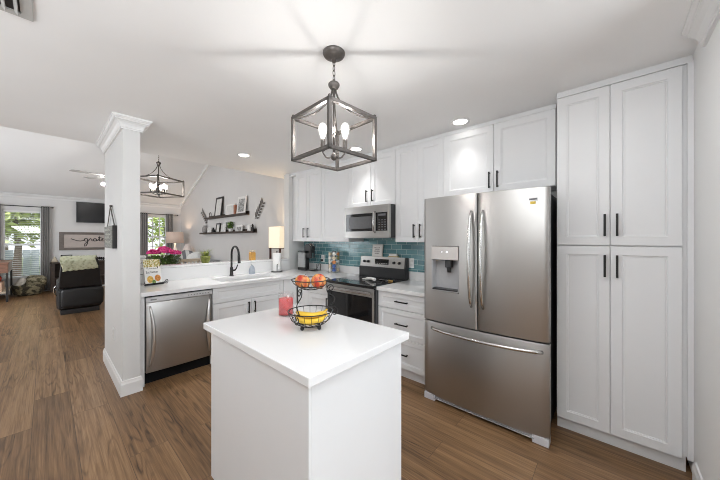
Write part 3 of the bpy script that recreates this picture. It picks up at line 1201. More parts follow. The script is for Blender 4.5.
def lantern(label, loc, rz, side_x, side_y, zt, zb, hubz, ceilz, bulbs, power, bar=.018, big=True):
    """local coordinates: origin on the floor point below, heights absolute"""
    r = thing('pendant_lantern', label, 'pendant light', (0, 0, 0))
    hx, hy = side_x / 2, side_y / 2
    cs = [(-hx, -hy), (hx, -hy), (hx, hy), (-hx, hy)]
    cg = MB()
    for i in range(4):
        a, b = cs[i], cs[(i + 1) % 4]
        beam(cg, (*a, zt), (*b, zt), bar)
        beam(cg, (*a, zb), (*b, zb), bar)
        beam(cg, (*a, zb), (*a, zt), bar)
        cg.box((a[0] - bar * .3, a[1] - bar * .3, zt), (a[0] + bar * .3, a[1] + bar * .3, zt + bar * 1.1))
    cg.build('cage', BRONZE, r)
    am = MB()
    for a in cs:
        pts = []
        for k in range(13):
            t = k / 12
            # concave sweep from the hub to the corner
            pts.append((a[0] * t ** 1.5 + a[0] * .03, a[1] * t ** 1.5 + a[1] * .03, hubz - .02 - (hubz - .02 - zt) * (1 - (1 - t) ** 2.0)))
        am.tube(pts, .0055, 8)
    am.build('arm', BRONZE, r)
    st = MB()
    st.cyl((0, 0, zb + .02), (0, 0, hubz), .0075, seg=12)
    st.lathe((0, 0, hubz), [(.006, -.028), (.022, -.024), (.030, -.012), (.034, -.004), (.034, .004), (.028, .012), (.012, .018), (.007, .03)], 20)
    st.lathe((0, 0, zb), [(.004, -.006), (.014, .0), (.02, .012), (.02, .022), (.01, .032), (.006, .05)], 16)
    st.build('stem', BRONZE, r)
    ch = MB()
    z = hubz + .022
    k = 0
    while z < ceilz - .035:
        L_ = min(.036, ceilz - .005 - z)
        pts = []
        for q in range(14):
            a_ = 2 * PI * q / 14
            x_, z_ = .008 * math.cos(a_), L_ / 2 * math.sin(a_)
            pts.append((x_, 0, z + L_ / 2 + z_) if k % 2 else (0, x_, z + L_ / 2 + z_))
        ch.tube(pts, .0024, 6, closed=True)
        z += L_ - .006
        k += 1
    ch.build('chain', BRONZE, r)
    MB().lathe((0, 0, ceilz), [(.010, -.058), (.014, -.040), (.022, -.036), (.045, -.030), (.060, -.020), (.066, -.008), (.066, -.0005)], 28).build('canopy', BRONZE, r)
    for (bx_, by_) in bulbs:
        a_ = MB()
        b0 = zb + (.055 if big else .03)
        pts = []
        for k in range(13):
            t = k / 12
            pts.append((bx_ * min(1, t * 1.25), by_ * min(1, t * 1.25), zb + .022 - .012 * math.sin(PI * min(1, t * 1.25)) + (b0 - zb - .022) * max(0, t - .55) / .45))
        a_.tube(pts, .0045, 8)
        b0 = zb + (.055 if big else .03)
        a_.lathe((bx_, by_, b0), [(.006, -.006), (.014, .0), (.0145, .004), (.0135, .006), (.0135, .064), (.006, .065)], 14)
        cd = a_.build('candle_arm', BRONZE, r)
        hgt = .098 if big else .075
        wd = .026 if big else .019
        bl = MB().lathe((bx_, by_, b0 + .065), [(.011, 0), (.0125, .01), (wd * .8, hgt * .35), (wd, hgt * .60), (wd * .9, hgt * .80), (wd * .5, hgt * .95), (.004, hgt)], 18)
        bl.build('bulb', BULB_GLASS if big else BULB_SMALL, cd)
        if big:
            MB().cyl((bx_, by_, b0 + .085), (bx_, by_, b0 + .135), .007, seg=10).build('filament', BULB, cd)
    r.location = loc
    r.rotation_euler = (0, 0, rz)
    return r

d_ = .066 * .7071
lantern('dark bronze square lantern pendant hanging over the island near the camera', (1.141, 1.229, 0), -.056, .342, .342, 2.140, 1.895, 2.338, CZ,
        [(-d_, d_), (d_, -d_)], 34)
lantern('dark bronze lantern chandelier hanging over the dining table beyond the wall end', (1.195, 5.371, 0), math.radians(31), .473, .473, 2.375, 2.13, 2.638, vault(5.371) + .02,
        [(.10 * math.cos(a), .10 * math.sin(a)) for a in [PI / 6 + k * PI / 3 for k in range(6)]], 2.0, bar=.02, big=False)

# recessed lights
def recessed(label, x, y, z=CZ, power=11):
    r = thing('recessed_light', label, 'ceiling light', (x, y, z), 'recessed ceiling lights')
    MB().lathe((x, y, z), [(.062, -.0005), (.085, -.0005), (.088, -.004), (.080, -.008), (.064, -.006)], 32, cap=False).build('trim_ring', TRIM, r)
    MB().lathe((x, y, z), [(.0, -.0015), (.0635, -.0015), (.0635, -.0045), (.0, -.0045)], 28, cap=False).build('lens', CANL, r)
    l = bpy.data.lights.new('recessed_beam', 'SPOT')
    l.energy = power
    l.spot_size = math.radians(88)
    l.spot_blend = 1.0
    l.color = (1, .985, .96)
    l.shadow_soft_size = .06
    o = bpy.data.objects.new('recessed_beam', l)
    o.location = (x, y, z - .02)
    COL.objects.link(o)
    o.parent = r
    o.location = (0, 0, -.02)

recessed('round recessed ceiling light above the sink, far left of the lantern', 1.734, 3.597, power=60)
recessed('round recessed ceiling light in front of the cabinet above the refrigerator', 2.60, 1.061)
recessed('round recessed ceiling light seen through the lantern, before the microwave', 2.53, 2.33, power=24)

# ceiling vent, upper left
v = thing('ceiling_vent', 'white slatted air vent in the ceiling at the upper left corner', 'vent', (-.25, 2.0, CZ))
VX0, VX1, VY0, VY1 = -.46, -.042, 1.82, 2.18
mb = MB()
for a, b in (((VX0, VY0), (VX1, VY0 + .035)), ((VX0, VY1 - .035), (VX1, VY1)), ((VX0, VY0 + .035), (VX0 + .04, VY1 - .035)), ((VX1 - .04, VY0 + .035), (VX1, VY1 - .035))):
    mb.box((*a, CZ - .010), (*b, CZ - .0005))
mb.build('frame', mat('vent_white', (.50, .50, .485), .5, var=.02), v)
MB().box((VX0 + .03, VY0 + .03, CZ - .0025), (VX1 - .03, VY1 - .03, CZ - .0006)).build('duct_opening', mat('vent_dark', (.05, .05, .05), .8, var=.1), v)
for k in range(9):
    x = VX0 + .060 + k * .038
    MB().box((x - .008, VY0 + .034, CZ - .018), (x + .010, VY1 - .034, CZ - .0145), rot=(0, .9, 0)).build('slat', MATS['vent_white'], v)

# ================================================================== THINGS ON THE COUNTERS
# --- faucet
fc = thing('faucet', 'matte black gooseneck kitchen faucet standing behind the sink', 'faucet', (1.72, 3.935, CT))
fx, fy = 1.72, 3.935
MB().lathe((fx, fy, CT), [(.030, 0), (.030, .006), (.024, .012), (.022, .05), (.021, .115), (.016, .125)], 20).build('base', BLACK, fc)
pts = [(fx, fy, CT + .11), (fx, fy, CT + .30)]
R_ = .095
for k in range(1, 13):
    a = PI * k / 12 * .98
    pts.append((fx + .012 * k / 12, fy - R_ + R_ * math.cos(a), CT + .315 + R_ * math.sin(a)))
e = pts[-1]
pts.append((e[0], e[1] - .004, e[2] - .03))
MB().tube(pts, .0135, 14).build('spout', BLACK, fc)
MB().cyl((e[0], e[1] - .004, e[2] - .025), (e[0] + .002, e[1] - .012, e[2] - .135), .017, .020).build('spray_head', BLACK, fc)
MB().tube([(fx + .015, fy, CT + .075), (fx + .045, fy - .005, CT + .078), (fx + .062, fy - .012, CT + .10), (fx + .078, fy - .02, CT + .155)], .008, 10, rs=[.014, .012, .008, .007]).build('lever', BLACK, fc)

# --- soap dispenser
so = thing('soap_dispenser', 'clear bluish soap bottle with a white pump beside the faucet', 'soap dispenser', (2.02, 3.94, CT))
MB().lathe((2.02, 3.94, CT), [(.040, 0), (.046, .012), (.044, .06), (.033, .10), (.016, .125), (.014, .135)], 20).build('bottle', mat('soap_blue', (.62, .68, .76), .12, trans=.55, var=.03), so)
MB().cyl((2.02, 3.94, CT + .135), (2.02, 3.94, CT + .155), .015).cyl((2.02, 3.94, CT + .155), (2.02, 3.94, CT + .185), .005, seg=10).tube([(2.02, 3.94, CT + .187), (2.01, 3.905, CT + .187), (2.005, 3.89, CT + .178)], .006, 8).build('pump', WHTPL, so)

# --- paper towel
pt = thing('paper_towel_holder', 'black wire paper towel holder on the counter corner', 'towel holder', (2.415, 3.91, CT))
MB().lathe((2.415, 3.91, CT), [(.085, 0), (.085, .008), (.078, .012), (.0, .012)], 28, cap=False).build('base', BLACK, pt)
MB().cyl((2.415, 3.91, CT + .010), (2.415, 3.91, CT + .315), .006).ell((2.415, 3.91, CT + .32), (.010, .010, .010), 10).build('post', BLACK, pt)
lp = []
for k in range(13):
    a = PI * k / 12
    lp.append((2.376 - .0175 * math.cos(a), 3.835 - .016 * math.cos(a), CT + .105 + .02 * math.sin(a)))
lp = [(lp[0][0], lp[0][1], CT + .010)] + lp + [(lp[-1][0], lp[-1][1], CT + .010)]
MB().tube(lp, .0035, 8).build('tension_arm', BLACK, pt)
rl = MB()
rl.lathe((2.415, 3.91, CT + .0125), [(.020, 0), (.062, 0), (.064, .004), (.064, .276), (.062, .28), (.020, .28), (.020, 0)], 32, cap=False)
tag(rl.build('paper_towel_roll', mat('paper_white', (.88, .88, .87), .9, var=.02, vscale=80, bump=.1, bscale=120)), 'white paper towel roll standing on its black holder', 'paper towels')

# --- cookbook on a stand, beside the wall end
bk_loc = (.80, 3.84, CT)
bk_s = (.74, .9, 1.0)
cst = thing('cookbook_stand', 'dark wire easel holding the cookbook by the wall end', 'book stand', (0, 0, 0))
M1 = MB()
M1.box((-.13, -.055, .0), (.13, -.03, .008), .002).box((-.13, -.06, .008), (.13, -.055, .022))
M1.tube([(-.07, -.045, .006), (-.07, .08, .006), (-.07, .005, .20)], .004, 6)
M1.tube([(.07, -.045, .006), (.07, .08, .006), (.07, .005, .20)], .004, 6)
M1.build('easel', BLACK, cst)
lp = []
for k in range(26):
    a = 2 * PI * 1.6 * k / 25
    rr = .028 * (1 - k / 32)
    lp.append((.165 + rr * math.cos(a + PI), -.045, .03 + rr * math.sin(a + PI)))
MB().tube(lp, .004, 6).build('scroll', BLACK, cst)
cst.location = bk_loc
cst.scale = bk_s
cst.rotation_euler = (0, 0, math.radians(12))
bkk = thing('cookbook', 'white cookbook with food photographs on its cover propped on a stand', 'book', (0, 0, 0))
def lean(u, w, t):   # u across, w up the cover, t out of the cover
    a = math.radians(17)
    return (u, -.040 + w * math.sin(a) - t * math.cos(a), .010 + w * math.cos(a) + t * math.sin(a))
def leanblk(mb, u0, u1, w0, w1, t0, t1):
    mb.ring_loft([[lean(u0, w0, t), lean(u1, w0, t), lean(u1, w1, t), lean(u0, w1, t)] for t in (t0, t1)], sm=False)
    return mb
leanblk(MB(), -.112, .112, 0, .285, -.022, 0).build('cover', mat('book_white', (.82, .81, .79), .35, var=.02), bkk)
cols = [(.75, .45, .10), (.32, .38, .08), (.55, .12, .05), (.70, .60, .18), (.25, .15, .32), (.80, .70, .50), (.62, .25, .06), (.20, .30, .07)]
pic = two_tone('cover_food', (.62, .30, .05), (.30, .36, .08), 60, .4, 'VORONOI', .2, .5, c3=(.85, .75, .55))
leanblk(MB(), -.110, .110, .195, .283, 0, .0008).build('cover_photo', pic, bkk)
for k, (u, w, r, c) in enumerate(((-.045, .055, .042, 0), (.055, .065, .040, 6), (0.0, .025, .025, 7))):
    d = MB()
    d.ring_loft([[lean(u + r * math.cos(2 * PI * q / 16), w + r * .95 * math.sin(2 * PI * q / 16), t) for q in range(16)] for t in (0, .0006 + .0004 * k)], sm=False)
    d.build('cover_photo', mat('food_%d' % c, cols[c], .45, var=.4, vscale=60), bkk)
ink = mat('book_ink', (.03, .03, .03), .5, var=.05)
au = Vector((1, 0, 0))
aw = Vector((0, math.sin(math.radians(17)), math.cos(math.radians(17))))
text_mesh('Eat better', .040, ink, 'title', bkk, lean(-.092, .125, .001), au, aw)
tx = MB()
squiggle(tx, lean(-.055, .172, .001), au, aw, .12, .014, .0018, 3)
tx.build('lettering', ink, bkk)
bkk.location = bk_loc
bkk.scale = bk_s
bkk.rotation_euler = (0, 0, math.radians(12))

cnr = thing('canister', 'tall white canister with dark lettering half hidden behind the wall end and cookbook', 'canister', (.72, 3.975, CT))
MB().box((.68, 3.935, CT), (.76, 4.015, CT + .29), .014).build('jar', TERRA, cnr)
MB().box((.678, 3.933, CT + .29), (.762, 4.017, CT + .325), .014).build('lid', TERRA, cnr)
tx = MB()
for k, z in enumerate((.23, .17, .11)):
    squiggle(tx, (.690, 3.934, CT + z), (1, 0, 0), (0, 0, 1), .058, .028, .003, 40 + k)
tx.build('lettering', ink, cnr)

# --- coffee maker
cm = thing('coffee_maker', 'black capsule coffee maker with a clear tank on the corner counter', 'coffee maker', (2.88, 3.74, CT))
cx, cy = 2.88, 3.735
MB().box((cx - .055, cy - .17, CT), (cx + .055, cy + .17, CT + .022), .006).box((cx - .052, cy + .02, CT + .02), (cx + .052, cy + .17, CT + .30), .012).box((cx - .052, cy - .13, CT + .20), (cx + .052, cy + .03, CT + .34), .02).build('body', BLKPL, cm)
MB().cyl((cx - .052, cy - .05, CT + .36), (cx + .052, cy - .05, CT + .36), .075, seg=28).build('brew_head', BLKPL, cm)
MB().tube([(cx - .03, cy - .115, CT + .40), (cx - .03, cy - .07, CT + .445), (cx + .03, cy - .07, CT + .445), (cx + .03, cy - .115, CT + .40)], .007, 8).build('lever', STEELB, cm)
MB().box((cx - .014, cy - .134, CT + .215), (cx + .014, cy - .129, CT + .29)).build('badge', STEELB, cm)
MB().box((cx - .05, cy - .165, CT + .023), (cx + .05, cy - .05, CT + .035), .003).build('drip_tray', STEELB, cm)
MB().box((cx - .095, cy - .02, CT + .05), (cx - .057, cy + .14, CT + .295), .012).build('water_tank', mat('smoky_tank', (.80, .82, .83), .06, trans=.6, var=.02), cm)
MB().box((cx - .098, cy - .025, CT + .295), (cx - .055, cy + .145, CT + .315), .006).box((cx - .098, cy - .06, CT), (cx - .0555, cy + .145, CT + .05), .008).build('tank_lid', BLKPL, cm)
MB().box((cx + .062, cy - .19, CT), (cx + .13, cy - .06, CT + .012), .004).tube([(cx + .125, cy - .17, CT + .01), (cx + .13, cy - .17, CT + .10), (cx + .125, cy - .08, CT + .10), (cx + .125, cy - .08, CT + .01)], .005, 8).build('cup_rack', BLACK, cm)

# --- coffee pod rack and its pods
prx, pry = 2.945, 3.17
pr = thing('pod_rack', 'wire rack holding colourful coffee pods by the backsplash', 'pod rack', (prx, pry, CT))
mb = MB()
mb.lathe((prx, pry, CT), [(.085, 0), (.085, .008), (.0, .010)], 24, cap=False)
for k in range(6):
    a = k * PI / 3 + .26
    mb.cyl((prx + .082 * math.cos(a), pry + .082 * math.sin(a), CT + .004), (prx + .082 * math.cos(a), pry + .082 * math.sin(a), CT + .315), .003, seg=6)
for z in (.02, .315):
    mb.tube([(prx + .082 * math.cos(a), pry + .082 * math.sin(a), CT + z) for a in [2 * PI * q / 24 for q in range(24)]], .003, 6, closed=True)
mb.cyl((prx, pry, CT + .005), (prx, pry, CT + .33), .028, seg=12)
mb.build('frame', STEELB, pr)
pcols = {'cream': (.72, .62, .45), 'orange': (.66, .24, .07), 'blue': (.06, .13, .38), 'brown': (.20, .09, .05), 'white': (.78, .77, .74), 'olive': (.28, .27, .10)}
order = ['cream', 'white', 'orange', 'white', 'cream', 'olive', 'white', 'orange', 'white', 'cream', 'blue', 'white', 'white', 'blue', 'cream']
rown = ['top', 'second', 'middle', 'fourth', 'bottom']
coln = ['left', 'centre', 'right']
toc = math.atan2(-pry, -prx)
for r_ in range(5):
    for c_ in range(3):
        cn = order[r_ * 3 + c_]
        a = toc + (c_ - 1) * PI / 3
        z = CT + .285 - r_ * .060
        dx, dy = math.cos(a), math.sin(a)
        pd = MB().cyl((prx + .044 * dx, pry + .044 * dy, z), (prx + .076 * dx, pry + .076 * dy, z), .018, .025, seg=16).cyl((prx + .076 * dx, pry + .076 * dy, z), (prx + .079 * dx, pry + .079 * dy, z), .0275, seg=16)
        tag(pd.build('coffee_pod', mat('pod_' + cn, pcols[cn], .4, var=.25, vscale=70)), '%s coffee pod in the %s row of the wire rack, %s column' % (cn, rown[r_], coln[c_]), 'coffee pod', 'coffee pods in the rack')

# --- outlets
def outlet(name, label, c, ux, nrm, plate_m=WHTPL):
    r = thing(name, label, 'outlet', c)
    ux, nrm = Vector(ux), Vector(nrm)
    c = Vector(c)
    def bx(mb, u0, u1, z0, z1, n0, n1):
        a = c + ux * u0 + nrm * n0
        b = c + ux * u1 + nrm * n1
        mb.box((a.x, a.y, c.z + z0), (b.x, b.y, c.z + z1), .0015)
        return mb
    bx(MB(), -.038, .038, -.06, .06, 0, .006).build('plate', plate_m, r)
    for s_ in (-1, 1):
        bx(MB(), -.018, .018, s_ * .026 - .017, s_ * .026 + .017, .005, .0085).build('socket', mat('socket_grey', (.70, .70, .69), .4, var=.02), r)
    return r

outlet('wall_outlet', 'white outlet on the teal tiles beside the coffee maker, with a plug in it', (KX - .008, 3.55, 1.105), (0, 1, 0), (-1, 0, 0))
outlet('wall_outlet', 'white outlet on the teal tiles right of the range', (KX - .008, 1.865, 1.125), (0, 1, 0), (-1, 0, 0))
outlet('wall_outlet', 'white outlet low on the wall end facing the living room', (.462, 3.79, .46), (0, 1, 0), (-1, 0, 0))
cd = thing('power_cord', 'black coffee maker cord plugged into the tiled wall outlet', 'cord', (3.02, 3.55, CT))
MB().box((KX - .045, 3.54, 1.062), (KX - .0175, 3.575, 1.096), .004).build('plug', BLKPL, cd)
MB().tube([(KX - .04, 3.557, 1.075), (KX - .07, 3.57, 1.05), (KX - .075, 3.60, .97), (KX - .08, 3.66, .925), (KX - .09, 3.76, .9185), (KX - .07, 3.86, .9185), (2.93, 3.93, .9185), (2.90, 3.908, .924)], .0035, 8).build('cable', BLKPL, cd)

# --- ledge items
am = thing('amber_jar', 'amber jar candle with a tan lid standing on the ledge behind the faucet', 'candle', (2.125, 4.135, LEDGE_Z))
MB().box((2.085, 4.095, LEDGE_Z), (2.165, 4.175, LEDGE_Z + .125), .012).build('jar', mat('amber', (.62, .33, .08), .3, var=.12, vscale=25), am)
MB().box((2.09, 4.10, LEDGE_Z + .125), (2.16, 4.17, LEDGE_Z + .155), .006).build('lid', PALEWD, am)

pl_ = thing('potted_grass', 'spiky green grass plant in a yellow-green pot on the white ledge', 'plant', (1.455, 4.14, LEDGE_Z))
MB().lathe((1.455, 4.14, LEDGE_Z), [(.040, 0), (.050, .02), (.060, .07), (.062, .095), (.056, .095), (.05, .085)], 24).build('pot', mat('pot_green', (.20, .22, .05), .5, var=.35, vscale=40), pl_)
mb = MB()
for k in range(70):
    a = rnd.uniform(0, 2 * PI)
    L_ = rnd.uniform(.08, .20)
    out = rnd.uniform(.02, .15)
    b0 = Vector((1.455 + .04 * math.cos(a) * rnd.random(), 4.14 + .04 * math.sin(a) * rnd.random(), LEDGE_Z + .08))
    dv = Vector((math.cos(a), math.sin(a), 0))
    sd = Vector((-dv.y, dv.x, 0)) * .004
    n = 5
    prev = None
    for q in range(n + 1):
        t = q / n
        p_ = b0 + dv * out * t * t + Vector((0, 0, L_ * (t - .35 * t * t)))
        w_ = 1 - t * .9
        cur = (mb.bm.verts.new(p_ - sd * w_), mb.bm.verts.new(p_ + sd * w_))
        if prev:
            mb.face([prev[0], prev[1], cur[1], cur[0]], True)
        prev = cur
mb.build('blades', GREENY, pl_)

# ================================================================== THINGS ON THE ISLAND
IT = .914
# --- candle jar
cj = (1.072, 1.625)
c_ = thing('jar_candle', 'red-pink candle in a clear glass jar beside the fruit basket', 'candle', (cj[0], cj[1], IT))
MB().lathe((*cj, IT), [(.0, .0), (.048, .0), (.0515, .005), (.0515, .128), (.049, .142), (.050, .152), (.0465, .152), (.046, .142), (.0475, .126), (.0475, .008), (.0, .006)], 32, cap=False).build('glass_jar', mat_jar(), c_)
MB().lathe((*cj, IT), [(.0, .0085), (.0460, .0085), (.0465, .112), (.040, .115), (.0, .1145)], 28, cap=False).build('wax', mat('red_wax', (.72, .085, .09), .35, var=.08), c_)
MB().cyl((*cj, IT + .114), (*cj, IT + .125), .0015, seg=6).build('wick', BLACK, c_)

# --- two tier wire basket
bx_, by_ = 1.014, 1.287
wb = thing('fruit_basket', 'two-tier black wire fruit basket with scrolled sides on the island', 'fruit basket', (bx_, by_, IT))
view = Vector((-bx_, -by_, 0)).normalized()
side = Vector((-view.y, view.x, 0))
C0 = Vector((bx_, by_, 0))
def circ(r, z, n=36, c=C0):
    return [(c.x + r * math.cos(2 * PI * k / n), c.y + r * math.sin(2 * PI * k / n), z) for k in range(n)]
low = MB()
low.tube(circ(.127, IT + .098), .0030, 8, closed=True)
low.tube(circ(.108, IT + .052), .0024, 6, closed=True)
low.tube(circ(.066, IT + .022), .003, 6, closed=True)
for k in range(20):
    a = 2 * PI * k / 20
    low.tube([(bx_ + r * math.cos(a), by_ + r * math.sin(a), IT + z) for r, z in ((.127, .098), (.121, .075), (.108, .052), (.088, .033), (.066, .022))], .0013, 5)
for k in range(-2, 3):
    w_ = math.sqrt(.066 ** 2 - (k * .024) ** 2)
    low.cyl((bx_ + k * .024, by_ - w_, IT + .022), (bx_ + k * .024, by_ + w_, IT + .022), .0018, seg=6)
low.build('lower_bowl', BLACK, wb)
UZ = .225
upb = MB()
upb.tube(circ(.108, IT + UZ + .052), .0029, 8, closed=True)
upb.tube(circ(.080, IT + UZ + .018), .0022, 6, closed=True)
upb.tube(circ(.045, IT + UZ), .0028, 6, closed=True)
for k in range(16):
    a = 2 * PI * k / 16
    upb.tube([(bx_ + r * math.cos(a), by_ + r * math.sin(a), IT + z + UZ) for r, z in ((.108, .052), (.098, .033), (.080, .018), (.062, .006), (.045, .0))], .0013, 5)
for k in range(-1, 2):
    w_ = math.sqrt(.045 ** 2 - (k * .024) ** 2)
    upb.cyl((bx_ + k * .024, by_ - w_, IT + UZ), (bx_ + k * .024, by_ + w_, IT + UZ), .0017, seg=6)
upb.build('upper_bowl', BLACK, wb)
# feet
for k in range(4):
    a = PI / 4 + k * PI / 2 + math.atan2(view.y, view.x)
    MB().ell((bx_ + .066 * math.cos(a), by_ + .066 * math.sin(a), IT + .0125), (.0115, .0115, .0125), 12).build('foot', BLACK, wb)
# scrolled uprights, one at the front left and one at the back right
def catmull(P, n=6):
    out = []
    for i in range(len(P) - 1):
        p0, p1, p2, p3 = P[max(i - 1, 0)], P[i], P[i + 1], P[min(i + 2, len(P) - 1)]
        for k in range(n):
            t = k / n
            out.append(tuple(.5 * (2 * b + (c - a) * t + (2 * a - 5 * b + 4 * c - d) * t * t + (3 * b - a - 3 * c + d) * t ** 3) for a, b, c, d in zip(p0, p1, p2, p3)))
    out.append(P[-1])
    return out
for dsc in ((view * .9 - side * .50).normalized(), (side * .95 - view * .30).normalized()):
    ctrl = []
    for k in range(18):          # lower spiral, unwinding to its inner top
        t = k / 17
        a = math.radians(150 - 500 * (1 - t))
        rr = .006 + .019 * t
        ctrl.append((.146 + rr * math.cos(a), .078 + 1.25 * rr * math.sin(a)))
    ctrl += [(.128, .112), (.146, .138), (.148, .158), (.130, .176), (.106, .190), (.098, .208)]
    for k in range(16):          # upper spiral winding in
        t = k / 15
        a = math.radians(170 - 440 * t)
        rr = .022 - .015 * t
        ctrl.append((.122 + rr * math.cos(a), .218 + rr * math.sin(a)))
    pts = [C0 + dsc * u + Vector((0, 0, IT + w)) for u, w in catmull(ctrl, 3)]
    MB().tube(pts, .0029, 7).build('scroll_upright', BLACK, wb)
    MB().tube([C0 + dsc * .099 + Vector((0, 0, IT + .216)), C0 + dsc * .097 + Vector((0, 0, IT + UZ + .036))], .003, 6).build('scroll_joint', BLACK, wb)

# --- apples
apm = two_tone('apple_skin', (.52, .045, .025), (.74, .40, .12), 22, .25, 'NOISE', .38, .66, stretch=(1, 1, .5))
def apple(c, label, tilt):
    r = thing('apple', label, 'apple', (0, 0, 0), 'apples in the upper basket')
    prof = []
    for k in range(15):
        t = PI * k / 14
        rr = .0435 * (math.sin(t) ** .85) * (1 + .06 * math.cos(t))
        z = -.037 * math.cos(t)
        if k > 11:
            z -= .010 * ((k - 11) / 3) ** 1.5
        if k < 3:
            z += .006 * ((3 - k) / 3) ** 1.5
        prof.append((max(rr, .0005), z))
    MB().lathe((0, 0, 0), prof, 24).build('flesh', apm, r)
    MB().tube([(0, 0, .022), (.002, 0, .036), (.006, 0, .045)], .0016, 6).build('stem', DKWOOD, r)
    r.location = c
    r.rotation_euler = tilt
    return r
ac = C0 + Vector((0, 0, IT + UZ + .043))
apple(ac - side * .0455 + view * .005, 'red and orange apple at the left of the upper basket tier', (.25, .2, 0))
apple(ac + side * .0455 + view * .006, 'red and orange apple at the right of the upper basket tier', tuple((.95 * -view.y * 1.0, .95 * view.x, 0)))
# --- bananas
bam = mat('banana_yellow', (.78, .50, .045), .45, var=.12, vscale=18)
btip = mat('banana_tip', (.16, .11, .04), .7, var=.2)
def banana(label, c, rot, k0=1.0):
    r = thing('banana', label, 'banana', (0, 0, 0), 'bananas in the lower basket')
    pts, rs = [], []
    R_ = .115 * k0
    for k in range(15):
        t = k / 14
        a = math.radians(-48 + 96 * t)
        pts.append((R_ * math.sin(a), 0, R_ * (1 - math.cos(a))))
        rs.append(.0165 * min(1, .32 + 2.6 * t, .30 + 3.2 * (1 - t)))
    MB().tube(pts, .016, 7, rs=rs).build('fruit', bam, r)
    a = math.radians(48)
    p0 = Vector(pts[-1])
    tg = Vector((math.cos(a), 0, math.sin(a)))
    MB().tube([p0 - tg * .002, p0 + tg * .018], .005, 7).build('stem', bam, r)
    MB().tube([Vector(pts[0]) - Vector((tg.x, 0, -tg.z)) * .004, Vector(pts[0]) + Vector((tg.x, 0, -tg.z)) * .001], .0048, 7).build('tip', btip, r)
    r.location = c
    r.rotation_euler = rot
ang = math.atan2(side.y, side.x)
bc0 = C0 + Vector((0, 0, IT))
banana('banana lying lowest at the front of the lower basket', bc0 + view * .064 + Vector((0, 0, .050)), (-1.0, 0, ang), .95)
banana('banana lying in the middle of the bunch in the lower basket', bc0 + view * .022 + Vector((0, 0, .048)), (-.9, .04, ang + .10), .98)
banana('banana at the back of the lower basket, behind the others', bc0 - view * .045 + Vector((0, 0, .055)), (.6, .0, ang + .05), .95)
banana('banana resting on top of the bunch in the lower basket', bc0 + view * .040 + side * .008 + Vector((0, 0, .080)), (-1.15, .10, ang + .22), .95)

# ================================================================== PLAQUE ON THE WALL END
pq = thing('hanging_plaque', 'grey lettered plaque hanging by a dark strap on the wall end', 'wall sign', (.44, 3.86, 1.34))
MB().box((.424, 3.60, 1.335), (.4285, 4.115, 1.555)).build('face', two_tone('plaque_face', (.17, .17, .15), (.27, .27, .24), 22, .7, stretch=(1, 1, 4)), pq)
MB().box((.4287, 3.595, 1.332), (.461, 4.12, 1.558), .003).build('board', BLACK, pq)
st = MB()
for y in (3.625, 4.09):
    st.ring_loft([[(x, yy, z) for x, yy, z in ((.444, y_ - .02, z_), (.449, y_ - .02, z_), (.449, y_ + .02, z_), (.444, y_ + .02, z_))] for y_, z_ in ((y, 1.556), (3.885, 1.765))], sm=False)
st.build('strap', mat('dark_strap', (.055, .045, .04), .7, var=.2), pq)
MB().cyl((.44, 3.885, 1.768), (.4615, 3.885, 1.768), .012, seg=12).build('nail', BRONZE, pq)
tx = MB()
for k, z in enumerate((1.505, 1.465, 1.425, 1.385)):
    squiggle(tx, (.4232, 4.06 - .03 * (k % 2), z), (0, -1, 0), (0, 0, 1), .34, .026, .0022, 20 + k)
tx.build('lettering', mat('plaque_ink', (.55, .55, .50), .7, var=.1), pq)

# ================================================================== WALL SHELVES AND DECOR (living room right wall)
def shelf(label, y0, y1, z):
    r = thing('picture_ledge', label, 'shelf', (LX - .06, (y0 + y1) / 2, z - .02), 'dark picture ledges')
    MB().box((LX - .12, y0, z - .022), (LX - .001, y1, z), .002).build('board', DKWOOD, r)
    MB().box((LX - .014, y0, z), (LX - .001, y1, z + .075), .002).build('back_rail', DKWOOD, r)
    MB().box((LX - .12, y0, z), (LX - .108, y1, z + .025), .002).build('front_lip', DKWOOD, r)

S1, S2 = 2.035, 1.60
shelf('upper dark wooden picture ledge on the grey dining wall', 6.46, 8.95, S1)
shelf('lower dark wooden picture ledge on the grey dining wall', 6.10, 9.40, S2)

def frame_on(label, y, z, w, h, fcol, pcol, ink=True, fw_=.03):
    r = thing('picture_frame', label, 'picture frame', (LX - .07, y, z + .001), 'frames on the picture ledges')
    t = .11
    def fx_(zz):
        return LX - .095 + zz * t
    mb = MB()
    for y0, y1, z0, z1 in ((-w / 2, -w / 2 + fw_, 0, h), (w / 2 - fw_, w / 2, 0, h), (-w / 2 + fw_, w / 2 - fw_, 0, fw_), (-w / 2 + fw_, w / 2 - fw_, h - fw_, h)):
        mb.prism([(fx_(z0), y + y0, z + .001 + z0), (fx_(z0) + .02, y + y0, z + .001 + z0), (fx_(z1) + .02, y + y0, z + .001 + z1), (fx_(z1), y + y0, z + .001 + z1)], (0, y1 - y0, 0))
    mb.build('frame', fcol, r)
    pm = MB()
    pm.prism([(fx_(fw_) + .008, y - w / 2 + fw_, z + .001 + fw_), (fx_(fw_) + .012, y - w / 2 + fw_, z + .001 + fw_), (fx_(h - fw_) + .012, y - w / 2 + fw_, z + .001 + h - fw_), (fx_(h - fw_) + .008, y - w / 2 + fw_, z + .001 + h - fw_)], (0, w - 2 * fw_, 0))
    pm.build('picture', pcol, r)

